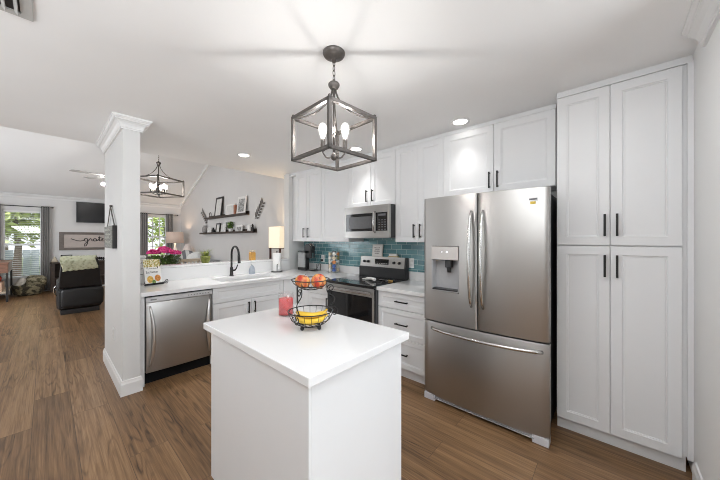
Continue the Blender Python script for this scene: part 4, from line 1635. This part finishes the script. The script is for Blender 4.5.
WHF = mat('white_frame', (.78, .77, .75), .5, var=.03)
PAP = mat('print_paper', (.66, .65, .63), .6, var=.08, vscale=12)
PHOTO = two_tone('photo_print', (.12, .12, .12), (.55, .55, .54), 26, .4, lo=.42, hi=.6)
frame_on('tall black frame with a pale print on the upper ledge', 8.12, S1, .46, .56, BLACK, PAP, fw_=.05)
frame_on('low white frame in the middle of the upper ledge', 7.36, S1, .48, .30, WHF, PAP, fw_=.04)
frame_on('tilted white frame with a dark photograph near the end of the upper ledge', 6.74, S1, .44, .44, WHF, PHOTO, fw_=.06)
tag(MB().box((LX - .10, 7.00, S1 + .0005), (LX - .03, 7.10, S1 + .25), .004).build('wooden_block', mat('rust_wood', (.34, .14, .08), .6, var=.2)), 'reddish wooden block beside the low white frame on the upper ledge', 'ornament')
sc_ = MB()
sc_.tube([(LX - .06, 8.70 + .10 * math.cos(a) * (1 - k / 30), S1 + .085 + .085 * math.sin(a)) for k, a in [(k, -PI / 2 + k * .38) for k in range(17)]], .010, 8)
sc_.box((LX - .09, 8.56, S1 + .0005), (LX - .03, 8.84, S1 + .012))
tag(sc_.build('scroll_ornament', BRONZE), 'dark scrolled metal ornament at the far end of the upper ledge', 'ornament')
def vase(label, y, z, prof, m, x=LX - .06):
    o = MB().lathe((x, y, z + .0005), prof, 20).build('vase', m)
    tag(o, label, 'vase', 'vases on the lower ledge')
vase('round grey vase at the far end of the lower ledge', 9.10, S2, [(.05, 0), (.08, .06), (.085, .13), (.07, .19), (.045, .22), (.05, .24)], mat('grey_vase', (.32, .30, .29), .5, var=.15))
frame_on('small tilted white frame second from the far end of the lower ledge', 8.72, S2, .28, .17, WHF, PAP, fw_=.03)
vase('small black bottle vase on the lower ledge beside the little frame', 8.47, S2, [(.045, 0), (.05, .08), (.02, .12), (.015, .16)], BLACK)
frame_on('small black and white print standing on the lower ledge', 8.12, S2, .26, .27, BLACK, PAP, fw_=.035)
frame_on('plain pale canvas standing in the middle of the lower ledge', 7.76, S2, .28, .22, WHF, PAP, fw_=.02)
sp_ = thing('potted_fern', 'green fern in a small white pot on the lower ledge', 'plant', (LX - .06, 7.35, S2 + .0005))
MB().lathe((LX - .06, 7.35, S2 + .0005), [(.035, 0), (.05, .04), (.052, .09), (.044, .09)], 18).build('pot', TERRA, sp_)
mb = MB()
def leaf(mb, p, d, L_, w, up=Vector((0, 0, 1))):
    d = Vector(d).normalized()
    s_ = d.cross(up)
    s_ = s_.normalized() if s_.length > 1e-4 else Vector((1, 0, 0))
    p = Vector(p)
    a = mb.bm.verts.new(p)
    b = mb.bm.verts.new(p + d * L_ * .5 + s_ * w)
    c = mb.bm.verts.new(p + d * L_)
    e = mb.bm.verts.new(p + d * L_ * .5 - s_ * w)
    mb.face([a, b, c, e], True)
for k in range(90):
    a = rnd.uniform(0, 2 * PI)
    u = rnd.uniform(.1, 1.2)
    q = Vector((LX - .06, 7.35, S2 + .09)) + Vector((.3 * math.cos(a), math.sin(a), 0)) * rnd.uniform(0, .16) + Vector((-.02, 0, rnd.uniform(0, .15)))
    leaf(mb, q, (.3 * math.cos(a) - .1, math.sin(a), u), .07, .018)
for k in range(6):
    leaf(mb, (LX - .06, 7.35 + .02 * k, S2 + .15), (-.1, .1 * (k - 3), 1), .16, .012)
mb.build('fronds', GREEN, sp_)
frame_on('white tilted photo frame right of the fern on the lower ledge', 6.84, S2, .34, .17, WHF, PHOTO, fw_=.035)
tag(MB().box((LX - .09, 6.26, S2 + .0005), (LX - .04, 6.40, S2 + .16), .006).build('white_block', TERRA), 'small white block at the near end of the lower ledge', 'ornament')
tag(MB().box((LX - .085, 6.14, S2 + .0005), (LX - .045, 6.22, S2 + .11), .004).lathe((LX - .065, 6.18, S2 + .11), [(.02, 0), (.025, .03), (.008, .07)], 10).build('dark_figurine', BLACK), 'small black figurine beside the white block on the lower ledge', 'ornament')

def metal_branch(label, ya, za, yb, zb, n):
    r = thing('metal_branch', label, 'wall decor', (LX - .02, ya, za), 'metal leaf branches on the wall')
    A, B = Vector((LX - .02, ya, za)), Vector((LX - .02, yb, zb))
    MB().tube([A, (A + B) / 2 + Vector((0, .02, 0)), B], .005, 6).cyl(A + (B - A) * .5, A + (B - A) * .5 + Vector((.0195, 0, 0)), .006, seg=8).build('stem', BRONZE, r)
    mb = MB()
    d = (B - A).normalized()
    nrm = Vector((0, -d.z, d.y))
    for k in range(n):
        p_ = A + (B - A) * ((k + .3) / n)
        for s_ in (-1, 1):
            dd_ = (d + nrm * s_ * 1.1).normalized()
            c = p_ + dd_ * .078
            ang_ = math.atan2(dd_.z, dd_.y)
            mb.ell(c, (.007, .062, .021), 10, rot=(ang_, 0, 0))
    mb.build('leaves', BRONZE, r)
metal_branch('dark metal leaf branch on the wall right of the ledges', 6.14, 1.90, 5.80, 2.27, 6)
metal_branch('dark metal leaf branch on the wall left of the ledges', 9.05, 1.92, 9.50, 2.30, 6)

# ================================================================== DINING AND LIVING ROOM
# --- dining table
dt = thing('dining_table', 'wooden dining table under the far lantern, behind the half wall', 'table', (1.49, 5.36, 0))
MB().box((.74, 4.91, .72), (2.24, 5.81, .76), .006).build('tabletop', PALEWD, dt)
for x in (.82, 2.16):
    for y in (4.99, 5.73):
        MB().box((x - .035, y - .035, 0), (x + .035, y + .035, .72)).build('leg', PALEWD, dt)
fl = thing('flower_arrangement', 'bouquet of hot pink flowers with green leaves on the dining table', 'flowers', (1.285, 5.42, .7605))
fcx, fcy = 1.285, 5.42
MB().lathe((fcx, fcy, .7605), [(.07, 0), (.10, .05), (.11, .14), (.09, .20), (.095, .22)], 24).build('vase', TERRA, fl)
mb = MB()
for k in range(420):
    a = rnd.uniform(0, 2 * PI)
    rr = .20 * math.sqrt(rnd.random())
    z = .99 + .15 * rnd.random()
    leaf(mb, (fcx + rr * math.cos(a), fcy + rr * math.sin(a), z), (math.cos(a) * .8, math.sin(a) * .8, rnd.uniform(-.3, .9)), rnd.uniform(.06, .11), .022)
mb.build('foliage', GREEN, fl)
for k, (a, rr, z) in enumerate(((0, 0.02, 1.235), (.9, .15, 1.205), (2.2, .17, 1.19), (3.4, .17, 1.20), (4.6, .13, 1.215), (5.6, .17, 1.185), (1.5, .09, 1.245))):
    mb = MB()
    c = Vector((fcx + rr * math.cos(a), fcy + rr * math.sin(a), z))
    for q in range(60):
        dvec = Vector((rnd.gauss(0, 1), rnd.gauss(0, 1), abs(rnd.gauss(0, 1)) * .8)).normalized()
        mb.ell(c + Vector((dvec.x * .068, dvec.y * .068, dvec.z * .055)), (.021, .021, .010), 6, rot=(rnd.uniform(-.8, .8), rnd.uniform(-.8, .8), 0))
    mb.build('blossom', PINK, fl)

# --- dining chairs
def dining_chair(label):
    r = thing('dining_chair', label, 'chair', (0, 0, 0), 'dining chairs')
    for x in (-.20, .20):
        MB().box((x - .02, -.21, 0), (x + .02, -.17, .44)).build('leg', PALEWD, r)
        MB().box((x - .02, .19, 0), (x + .02, .23, .98), .003).build('leg', PALEWD, r)
    MB().box((-.23, -.23, .44), (.23, .23, .49), .015).build('seat', LTFAB, r)
    MB().box((-.225, .185, .975), (.225, .235, 1.035), .012).build('top_rail', PALEWD, r)
    for k in range(5):
        x = -.13 + k * .065
        MB().box((x - .012, .20, .49), (x + .012, .22, .976)).build('spindle', PALEWD, r)
    MB().box((-.19, .198, .62), (.19, .222, .65)).build('cross_rail', PALEWD, r)
    return r
c1 = dining_chair('pale wooden spindle-back chair on the far side of the dining table, at left')
c1.location = (1.46, 6.08, 0)
dup(c1, (1.94, 6.08, 0), 0, 'pale wooden spindle-back chair on the far side of the dining table, at right')

# --- shelf lamp behind the half wall
lx, ly = 3.035, 4.71
lm = thing('floor_lamp', 'floor lamp with lit square cream shade on dark wooden posts near the stub wall', 'lamp', (lx, ly, 0))
sh = MB()
h_ = .185
sh.ring_loft([[(lx - h_, ly - h_, z), (lx + h_, ly - h_, z), (lx + h_, ly + h_, z), (lx - h_, ly + h_, z)] for z in (1.262, 1.66)], cap0=False, cap1=False, sm=False)
sho = sh.build('lamp_shade', SHADE_LIT, lm, solid=.004)
sb = MB()
sb.box((lx - h_ - .004, ly - h_ - .004, 1.250), (lx + h_ + .004, ly + h_ + .004, 1.262), .002)
sb.build('shade_base', DKWOOD, lm)
for x in (-.165, .165):
    for y in (-.165, .165):
        MB().box((lx + x - .015, ly + y - .015, 0), (lx + x + .015, ly + y + .015, 1.25)).build('post', mat('lamp_post_wood', (.10, .045, .035), .5, var=.2), lm)
for z in (.35, .70, 1.02):
    MB().box((lx - .18, ly - .18, z), (lx + .18, ly + .18, z + .016)).build('shelf', MATS['lamp_post_wood'], lm)
l = bpy.data.lights.new('lamp_bulb', 'POINT')
l.energy = 7
l.color = (1, .78, .52)
l.shadow_soft_size = .05
lo = bpy.data.objects.new('lamp_bulb', l)
COL.objects.link(lo)
lo.parent = lm
lo.location = (0, 0, 1.46)
fv = thing('bud_vase', 'little vase of pale pink flowers on the top shelf of the floor lamp', 'flowers', (lx + .10, ly - .05, 1.0365))
vx, vy = lx + .075, ly - .075
MB().lathe((vx, vy, 1.0365), [(.035, 0), (.042, .03), (.038, .08), (.02, .11), (.024, .12)], 16).build('vase', mat('pink_glaze', (.55, .20, .20), .3, var=.15), fv)
mb = MB()
for k in range(9):
    a = k * .7
    mb.ell((vx + .05 * math.cos(a), vy + .05 * math.sin(a), 1.165 + .012 * (k % 3)), (.022, .022, .018), 8)
mb.build('blossoms', mat('pale_petal', (.72, .45, .42), .6, var=.3, vscale=50), fv)

# --- sofa along the right wall
sf = thing('sofa', 'grey sofa against the wall below the picture ledges', 'sofa', (2.78, 8.9, 0))
MB().box((2.34, 7.95, .10), (3.20, 9.95, .42), .03).build('base', GREYFAB, sf)
MB().box((3.00, 7.97, .42), (3.20, 9.93, .86), .05).build('back', GREYFAB, sf)
for y in (7.95, 9.77):
    MB().box((2.34, y, .42), (3.0, y + .18, .64), .05).build('arm', GREYFAB, sf)
for y in (8.14, 8.96):
    MB().sell((2.68, y + .40, .49), (.33, .40, .085), .35).build('seat_cushion', GREYFAB, sf)
for x in (2.42, 3.12):
    for y in (8.05, 9.85):
        MB().cyl((x, y, 0), (x, y, .10), .025, seg=10).build('leg', DKWOOD, sf)
def pillow(label, c, rot, m, r=.24):
    o = MB().sell(c, (r, .085, r), .55, 20, rot).build('throw_pillow', m)
    tag(o, label, 'pillow', 'throw pillows on the sofa')
stripe = two_tone('striped_pillow', (.16, .16, .17), (.58, .58, .56), 2.2, .9, 'WAVE', .42, .52)
pillow('black and white striped pillow leaning on the sofa back', (2.80, 9.36, .845), (-.30, .25, -.9), stripe, .25)
pillow('pale grey pillow at the near end of the sofa row', (2.80, 8.82, .83), (-.32, -.30, -1.1), LTFAB, .23)
pillow('pale blue-grey pillow farthest along the sofa by the lamp', (2.56, 9.70, .80), (-.25, .1, -.1), mat('blue_grey_fabric', (.42, .46, .49), .9, var=.1, vscale=60), .22)

# --- side table and drum lamp in the corner
stb = thing('side_table', 'small dark side table in the far corner under the drum lamp', 'side table', (2.86, 10.75, 0))
MB().box((2.60, 10.50, .62), (3.12, 11.0, .66), .005).build('tabletop', DKWOOD, stb)
for x in (2.64, 3.08):
    for y in (10.54, 10.96):
        MB().box((x - .02, y - .02, 0), (x + .02, y + .02, .62)).build('leg', DKWOOD, stb)
dl = thing('table_lamp', 'table lamp with a taupe drum shade in the far corner', 'lamp', (2.84, 10.75, .6605))
MB().lathe((2.84, 10.75, .6605), [(.10, 0), (.10, .02), (.03, .05), (.05, .18), (.075, .32), (.05, .46), (.02, .55), (.012, .70)], 24).build('base', TERRA, dl)
MB().lathe((2.84, 10.75, 1.305), [(.25, 0), (.235, .365)], 36, cap=False).build('drum_shade', SHADE_BG, dl, solid=.004)
l = bpy.data.lights.new('table_lamp_bulb', 'POINT')
l.energy = 8
l.color = (1, .74, .52)
l.shadow_soft_size = .06
lo = bpy.data.objects.new('table_lamp_bulb', l)
COL.objects.link(lo)
lo.parent = dl
lo.location = (0, 0, .83)
wl = thing('cone_lamp', 'small white cone-shaded lamp beside the sofa end near the corner', 'lamp', (3.05, 10.22, 0))
MB().lathe((3.05, 10.22, 0), [(.12, 0), (.12, .02), (.012, .03), (.012, 1.0)], 18).build('stand', TERRA, wl)
MB().lathe((3.05, 10.22, .98), [(.15, 0), (.13, .10), (.05, .30)], 24, cap=False).build('lamp_shade', mat('blush_shade', (.80, .70, .66), .8, var=.03), wl, solid=.004)

# --- windows
def window(name, w, sill=True, muntins=False, label=''):
    r = sstruct(name, label, 'window', ((w[0] + w[1]) / 2, FY, w[2]))
    x0, x1, z0, z1 = w
    y0, y1 = FY + .045, FY + .095
    mb = MB()
    f_ = .035
    for a in ((x0, x0 + f_, z0, z1), (x1 - f_, x1, z0, z1), (x0 + f_, x1 - f_, z0, z0 + f_), (x0 + f_, x1 - f_, z1 - f_, z1)):
        mb.box((a[0], y0, a[2]), (a[1], y1, a[3]))
    zm = (z0 + z1) / 2 - .02
    mb.box((x0 + f_, y0, zm - .022), (x1 - f_, y1, zm + .022))
    if muntins:
        for k in (1, 2):
            x = x0 + (x1 - x0) * k / 3
            mb.box((x - .009, y0 + .01, z0 + f_), (x + .009, y1 - .01, z1 - f_))
        for zq in ((z0 + zm) / 2, (z1 + zm) / 2):
            mb.box((x0 + f_, y0 + .01, zq - .009), (x1 - f_, y1 - .01, zq + .009))
    mb.build('window_frame', TRIM, r)
    MB().box((x0 + f_, FY + .068, z0 + f_), (x1 - f_, FY + .072, z1 - f_)).build('pane', PANE, r)
    MB().box((x0 - .05, FY - .045, z0 - .025), (x1 + .05, FY + .045, z0 - .0005), .004).build('sill', TRIM, r)
window('window_1', W1, label='tall window with blinds at the far left')
window('window_2', W2, muntins=True, label='paned dining window behind the far lantern')
bl = thing('window_blind', 'open white horizontal blinds in the far left window', 'blind', (-.4, FY + .02, W1[3]))
MB().box((W1[0] + .008, FY + .006, W1[3] - .055), (W1[1] - .008, FY + .042, W1[3] - .004), .004).build('headrail', TRIM, bl)
n_sl = 32
for k in range(n_sl):
    z = W1[2] + .02 + (W1[3] - W1[2] - .09) * k / (n_sl - 1)
    MB().box((W1[0] + .010, FY + .005, z), (W1[1] - .010, FY + .038, z + .0025), rot=(.12, 0, 0)).build('slat', TRIM, bl)

def curtain(label, x0, x1, z0, z1, folds):
    mb = MB()
    def fn(u, v):
        x = x0 + (x1 - x0) * u
        amp = .028 * (1 - .35 * (1 - v))
        return (x, FY - .10 + amp * math.sin(2 * PI * folds * u) + .004 * math.sin(9 * u + 5 * v), z0 + (z1 - z0) * v)
    mb.grid(fn, folds * 12, 10)
    r = mb.build('curtain', CURT, solid=.004)
    tag(r, label, 'curtain', 'grey curtains on the far wall')
def rod(label, x0, x1, z):
    r = thing('curtain_rod', label, 'curtain rod', ((x0 + x1) / 2, FY - .10, z), 'black curtain rods')
    MB().cyl((x0, FY - .10, z), (x1, FY - .10, z), .011, seg=10).build('pole', BLACK, r)
    for x in (x0, x1):
        MB().ell((x, FY - .10, z), (.026, .02, .02), 10).build('finial', BLACK, r)
    for x in (x0 + .06, x1 - .045):
        MB().cyl((x, FY - .10, z), (x, FY - .001, z), .007, seg=8).build('bracket', BLACK, r)
curtain('grey curtain hanging left of the far left window', -1.02, -.765, .03, 2.325, 5)
curtain('grey curtain hanging right of the far left window', -.085, .075, .03, 2.325, 4)
rod('black rod above the far left window', -1.15, .12, 2.295)
curtain('grey curtain hanging left of the dining window', 2.05, 2.26, .03, 2.31, 4)
curtain('grey curtain hanging right of the dining window', 2.78, 2.98, .03, 2.31, 4)
rod('black rod above the dining window', 1.98, 3.12, 2.28)

# --- television and sign
tv = thing('television', 'black flat television mounted high on the far wall', 'television', (1.12, FY - .06, 1.93))
MB().box((.58, FY - .10, 1.915), (1.66, FY - .06, 2.515), .006).build('bezel', BLKPL, tv)
MB().box((.597, FY - .1025, 1.935), (1.643, FY - .0995, 2.50)).build('screen', mat('tv_screen', (.010, .010, .012), .22, spec=.25, var=.2, vscale=3), tv)
MB().box((.95, FY - .0605, 2.08), (1.28, FY - .001, 2.35)).build('wall_mount', BLKPL, tv)
sg = thing('framed_sign', 'wide taupe framed sign reading grateful below the television', 'sign', (.90, FY, 1.12))
GX0, GX1, GZ0, GZ1 = .245, 1.56, 1.115, 1.635
mb = MB()
fw_ = .095
for a in ((GX0, GX0 + fw_, GZ0, GZ1), (GX1 - fw_, GX1, GZ0, GZ1), (GX0 + fw_, GX1 - fw_, GZ0, GZ0 + fw_ * .75), (GX0 + fw_, GX1 - fw_, GZ1 - fw_ * .75, GZ1)):
    mb.box((a[0], FY - .035, a[2]), (a[1], FY - .001, a[3]), .003)
mb.build('frame', mat('weathered_frame', (.17, .145, .13), .7, var=.2, vscale=12, stretch=(1, 1, 6)), sg)
MB().box((GX0 + fw_ - .005, FY - .02, GZ0 + fw_ * .75 - .005), (GX1 - fw_ + .005, FY - .002, GZ1 - fw_ * .75 + .005)).build('panel', mat('sign_board', (.50, .44, .41), .7, var=.04, vscale=20), sg)
# "grateful" as one connected script line with an entry swash
B0 = 1.375
def S(pts):
    return [(GX0 + fw_ + .02 + ((.428 + (x - .6) * 1.03) if x >= .575 else .117 + (x - .2) * .768), FY - .022, B0 + z * 1.25) for x, z in pts]
def arc(cx_, cz_, rx, rz_, a0, a1, n=10):
    return [(cx_ + rx * math.cos(math.radians(a0 + (a1 - a0) * k / n)), cz_ + rz_ * math.sin(math.radians(a0 + (a1 - a0) * k / n))) for k in range(n + 1)]
ltr = MB()
def stroke(p_):
    ltr.tube(S(p_), .0105, 6)
stroke([(.20, .055), (.27, .035), (.36, .010), (.45, .0), (.54, .010), (.575, .03)])
stroke(arc(.60, .03, .035, .035, 40, 400, 14))
stroke([(.635, .055), (.635, .0), (.63, -.06), (.60, -.115), (.565, -.12), (.555, -.09), (.59, -.05), (.65, .0), (.685, .055), (.70, .07), (.705, .05), (.72, .05), (.725, .0), (.745, .0), (.765, .02)])
stroke(arc(.79, .03, .03, .033, 40, 400, 14) + [(.82, .05), (.822, .0), (.845, .005), (.875, .06), (.892, .13), (.888, .06), (.888, .0), (.91, .0), (.935, .03)])
stroke([(.855, .085), (.93, .095)])
stroke([(.935, .03), (.965, .045), (.965, .065), (.945, .065), (.935, .03), (.95, .0), (.975, .0), (1.0, .03), (1.03, .10), (1.035, .14), (1.015, .14), (1.012, .05), (1.008, -.09), (1.025, -.11), (1.035, -.05), (1.03, .0), (1.06, .03), (1.068, .06), (1.066, .01), (1.085, .0), (1.105, .02), (1.112, .06), (1.112, .0), (1.13, .0), (1.16, .05), (1.178, .12), (1.172, .15), (1.155, .12), (1.155, .02), (1.17, .0), (1.20, .02)])
ltr.build('lettering', mat('sign_script', (.035, .03, .028), .6, var=.1), sg)

# --- console below it
cn = thing('console_table', 'dark console table against the far wall below the sign', 'console table', (.85, 11.38, 0))
MB().box((.07, 11.18, .76), (1.75, 11.57, .80), .005).build('tabletop', DKWOOD, cn)
for x in (.08, 1.66):
    MB().box((x, 11.20, 0), (x + .08, 11.55, .76)).build('side_panel', DKWOOD, cn)
MB().box((.11, 11.54, .05), (1.66, 11.555, .76)).build('back_panel', DKWOOD, cn)
MB().box((.11, 11.21, .34), (1.66, 11.54, .37)).build('shelf', DKWOOD, cn)
tag(MB().lathe((.16, 11.36, .8005), [(.05, 0), (.07, .02), (.05, .06), (.028, .11), (.012, .15)], 14).build('figurine', mat('beige_ceramic', (.60, .52, .40), .5, var=.1)), 'beige cone figurine at the left end of the console table', 'ornament')
pf = thing('photo_frame', 'small black photo frame standing on the console table', 'picture frame', (.38, 11.4, .8005))
MB().box((.27, 11.40, .8005), (.50, 11.42, .99), .004).build('frame', BLACK, pf)
MB().box((.30, 11.3985, .83), (.47, 11.4005, .965)).build('picture', PAP, pf)
tb = thing('beaded_garland', 'dark bead garland lying on the console table behind the recliner', 'garland', (1.0, 11.36, .8005))
mb = MB()
for k in range(16):
    mb.ell((.72 + k * .043, 11.36 + .03 * math.sin(k * .9), .8005 + .045 + .02 * abs(math.sin(k * .6))), (.024, .024, .045), 10)
mb.build('beads', BLACK, tb)

# --- recliner seen from behind
rcx = .45
rc_ = thing('recliner', 'black leather recliner seen from behind, facing the television', 'armchair', (rcx, 8.0, 0))
RX0, RX1 = .14, .76
mb = MB()
mb.ring_loft([[(RX0 + i, y0, z), (RX1 - i * 1.4, y0, z), (RX1 - i * 1.4, y1, z), (RX0 + i, y1, z)] for i, y0, y1, z in
              ((.01, 7.64, 8.0, .50), (.015, 7.62, 7.96, .52), (.03, 7.55, 7.80, .80), (.045, 7.50, 7.72, .97), (.055, 7.49, 7.68, 1.045), (.085, 7.515, 7.65, 1.075))], sm=False)
bevel_mod(mb.build('backrest', LEATHER, rc_), .02, 3)
MB().sell((rcx + .03, 7.70, .31), (.30, .10, .185), .32, 28).build('back_flap', LEATHER, rc_)
MB().box((RX0 + .01, 7.66, .10), (RX1 - .01, 8.45, .46), .03).build('base', LEATHER, rc_)
for x in (RX0 - .005, RX1 - .115):
    MB().box((x, 7.72, .09), (x + .12, 8.55, .62), .045).build('arm', LEATHER, rc_)
MB().box((RX0 + .10, 7.80, .44), (RX1 - .10, 8.50, .54), .03).build('seat_cushion', LEATHER, rc_)
MB().box((RX0 + .04, 7.68, .0), (RX1 - .04, 8.4, .09), .006).build('plinth', BLKPL, rc_)
MB().tube([(RX0 - .01, 7.85, .34), (RX0 - .04, 7.86, .42), (RX0 - .04, 7.80, .50), (RX0 - .01, 7.78, .55)], .012, 8).build('recline_lever', STEELB, rc_)
MB().box((rcx - .012, 7.585, .53), (rcx + .012, 7.60, .78), .003, rot=(.22, 0, 0)).build('back_seam', LEATHER, rc_)
# --- throw over the recliner
th = MB()
def thr(u, v):
    x = .185 + .475 * u + .02 * math.sin(8 * v)
    # v: 0 front hem, up over the top, 1 back hem (towards camera)
    path = [(7.73, .93), (7.70, 1.06), (7.66, 1.093), (7.58, 1.100), (7.515, 1.086), (7.465, 1.03), (7.472, .97), (7.49, .91), (7.51, .845)]
    q = v * (len(path) - 1)
    i_ = min(int(q), len(path) - 2)
    f_ = q - i_
    y = path[i_][0] * (1 - f_) + path[i_ + 1][0] * f_
    z = path[i_][1] * (1 - f_) + path[i_ + 1][1] * f_
    k = .006 * math.sin(38 * u) * math.sin(30 * v)
    z += -.03 * max(0, v - .6) * (1 - u) + .05 * max(0, v - .55) * u
    return (x, y - .008 + k, z + k)
th.grid(thr, 44, 36)
tag(th.build('throw_blanket', two_tone('green_knit', (.33, .36, .22), (.58, .60, .44), 22, .95, 'VORONOI', .1, .5, bump=.5), solid=.02), 'pale green chunky knit throw draped over the black recliner back', 'blanket')

# --- basket with cushions under the window
kb_ = thing('floor_basket', 'dark woven floor basket under the far left window', 'basket', (-.30, 11.10, 0))
camo = two_tone('olive_pattern', (.10, .09, .05), (.42, .38, .26), 14, .9, lo=.42, hi=.58, c3=(.26, .24, .12))
bkm = two_tone('bag_pattern', (.05, .045, .03), (.30, .27, .17), 11, .9, lo=.46, hi=.6, c3=(.20, .18, .10))
MB().lathe((-.30, 11.10, 0), [(.0, .004), (.20, .004), (.25, .06), (.275, .20), (.285, .28), (.27, .28), (.26, .20), (.235, .06), (.19, .02), (.0, .02)], 36, cap=False, sy=.8).build('basket_body', bkm, kb_)
tag(MB().sell((-.17, 11.10, .34), (.18, .14, .14), .6, 20, (.5, .15, .2)).build('patterned_cushion', camo), 'olive patterned cushion stuffed in the floor basket', 'cushion')
tag(MB().sell((-.44, 11.06, .31), (.075, .13, .15), .7, 18, (.2, .5, .1)).build('white_throw', mat('white_fleece', (.66, .64, .58), .95, var=.2, vscale=25, bump=.6, bscale=40)), 'crumpled off-white throw spilling from the left of the floor basket', 'blanket')

# --- desk at the far left
ds = thing('side_desk', 'red-brown wooden side table on black metal legs at the far left edge', 'table', (-1.1, 10.8, 0))
MB().box((-1.60, 10.17, .86), (-.565, 11.40, .905), .004).build('tabletop', BRWOOD, ds)
MB().box((-1.58, 10.19, .66), (-.575, 11.38, .859), .004).build('drawer_box', BRWOOD, ds)
for x in (-1.58, -.605):
    for y in (10.19, 11.36):
        MB().box((x, y, 0), (x + .035, y + .035, .66)).build('leg', BLACK, ds)
MB().box((-1.56, 10.22, .20), (-.59, 11.36, .23)).build('lower_shelf', PALEWD, ds)
tag(MB().box((-1.25, 10.28, .2305), (-.66, 10.80, .44), .012).build('storage_bin', mat('peach_bin', (.62, .42, .30), .7, var=.1)), 'peach storage bin on the lower shelf of the far left table', 'bin')
tag(MB().sell((-.86, 10.50, .515), (.18, .20, .075), .6, 16).build('red_cushion', mat('red_cloth', (.55, .07, .04), .9, var=.2)), 'small red cushion in the peach bin at the far left', 'cushion')

# --- ceiling fan
cfx, cfy, cfz = 1.01, 8.61, 2.86
cf = thing('ceiling_fan', 'ceiling fan with small lights hanging from the vaulted ceiling behind the wall end', 'ceiling fan', (cfx, cfy, cfz))
MB().cyl((cfx, cfy, cfz + .08), (cfx, cfy, vault(cfy) - .005), .014, seg=12).lathe((cfx, cfy, vault(cfy)), [(.02, -.10), (.065, -.06), (.07, .02)], 20).build('downrod', BRONZE, cf)
MB().lathe((cfx, cfy, cfz), [(.04, -.09), (.10, -.07), (.115, -.01), (.11, .05), (.06, .09), (.02, .10)], 24).build('motor', BRONZE, cf)
for k in range(5):
    a = math.radians(196 + 72 * k)
    dx, dy = math.cos(a), math.sin(a)
    mb = MB()
    pr_ = [(.10, -.03), (.16, -.035), (.22, -.065), (.66, -.072), (.70, -.05), (.70, .05), (.66, .072), (.22, .065), (.16, .035), (.10, .03)]
    mb.prism([(cfx + dx * u - dy * w, cfy + dy * u + dx * w, cfz + .005 + w * .10) for u, w in pr_], (0, 0, .009))
    mb.build('blade', mat('fan_blade', (.42, .41, .40), .5, var=.1), cf)
for k in range(3):
    a = math.radians(140 + 120 * k)
    mb = MB().tube([(cfx, cfy, cfz - .08), (cfx + .08 * math.cos(a), cfy + .08 * math.sin(a), cfz - .12), (cfx + .15 * math.cos(a), cfy + .15 * math.sin(a), cfz - .14)], .008, 8)
    ao = mb.build('light_arm', BRONZE, cf)
    MB().ell((cfx + .17 * math.cos(a), cfy + .17 * math.sin(a), cfz - .165), (.04, .04, .04), 14).build('globe', GLOBE, ao)
# ================================================================== OUTSIDE THE WINDOWS
gm = two_tone('lawn', (.10, .17, .03), (.24, .30, .08), 3, .9)
lawn = MB().box((-18, FY + .2, -.25), (18, FY + 30, -.2)).build('lawn', gm)
tag(lawn, 'sunlit green lawn outside the windows', 'lawn', kind='structure')
path_o = MB().box((-4.2, FY + 2.2, -.1995), (3.0, FY + 5.2, -.15)).build('driveway', mat('concrete', (.42, .44, .46), .8, var=.12, vscale=2))
tag(path_o, 'pale grey driveway outside the far left window', 'driveway', kind='structure')
lv1 = mat('sun_leaf', (.42, .50, .16), .6, var=.4, vscale=2.5)
lv2 = mat('dark_leaf', (.22, .32, .12), .6, var=.4, vscale=2.5)
def tree(label, x, y, h, r, m, n, seed):
    q = random.Random(seed)
    t = thing('garden_tree', label, 'tree', (x, y, -.2), 'trees outside the windows')
    MB().tube([(x, y, -.2), (x + .06, y, h * .35), (x - .04, y + .05, h * .75)], .10, 8, rs=[.13, .09, .04]).build('trunk', mat('bark', (.16, .12, .09), .9, var=.3, vscale=20), t)
    mb = MB()
    for k in range(n):
        d = Vector((q.gauss(0, 1), q.gauss(0, 1), q.gauss(0, 1))).normalized() * (q.random() ** .4)
        c = Vector((x, y, h * .72)) + Vector((d.x * r, d.y * r, d.z * h * .36))
        leaf(mb, c, (q.gauss(0, 1), q.gauss(0, 1), q.gauss(0, .6)), q.uniform(.16, .34), q.uniform(.06, .11))
    mb.build('crown', m, t)
tree('broad yellow-green tree filling the upper far left window', -.75, FY + 5.0, 3.3, 1.7, lv1, 2600, 1)
tree('dark green tree far across the lawn behind the left window', -1.4, FY + 11.0, 4.6, 3.0, lv2, 2400, 3)
tree('small tree outside the dining window', 3.9, FY + 4.6, 2.7, .9, lv1, 500, 4)
tree('dark tree far behind the dining window', 6.4, FY + 11.5, 3.2, 2.0, lv2, 900, 5)
fe = thing('garden_fence', 'grey-blue board fence across the lawn outside the far left window', 'fence', (-.4, FY + 8.0, -.2))
for k in range(22):
    MB().box((-3.2 + k * .25, FY + 8.0, -.2), (-2.962 + k * .25, FY + 8.03, .95)).build('board', mat('fence_grey', (.30, .34, .38), .8, var=.15, vscale=6), fe)
for z in (.05, .72):
    MB().box((-3.2, FY + 8.03, z), (2.29, FY + 8.07, z + .09)).build('rail', MATS['fence_grey'], fe)
bush = thing('garden_bush', 'round green bush outside the lower left window', 'bush', (-1.35, FY + 1.7, -.2))
mb = MB()
for k in range(500):
    d = Vector((rnd.gauss(0, 1), rnd.gauss(0, 1), abs(rnd.gauss(0, 1)))).normalized() * rnd.random() ** .3
    leaf(mb, (-1.35 + d.x * .6, FY + 1.7 + d.y * .6, -.1 + d.z * .85), (rnd.gauss(0, 1), rnd.gauss(0, 1), rnd.gauss(0, 1)), .14, .045)
mb.build('foliage', lv1, bush)
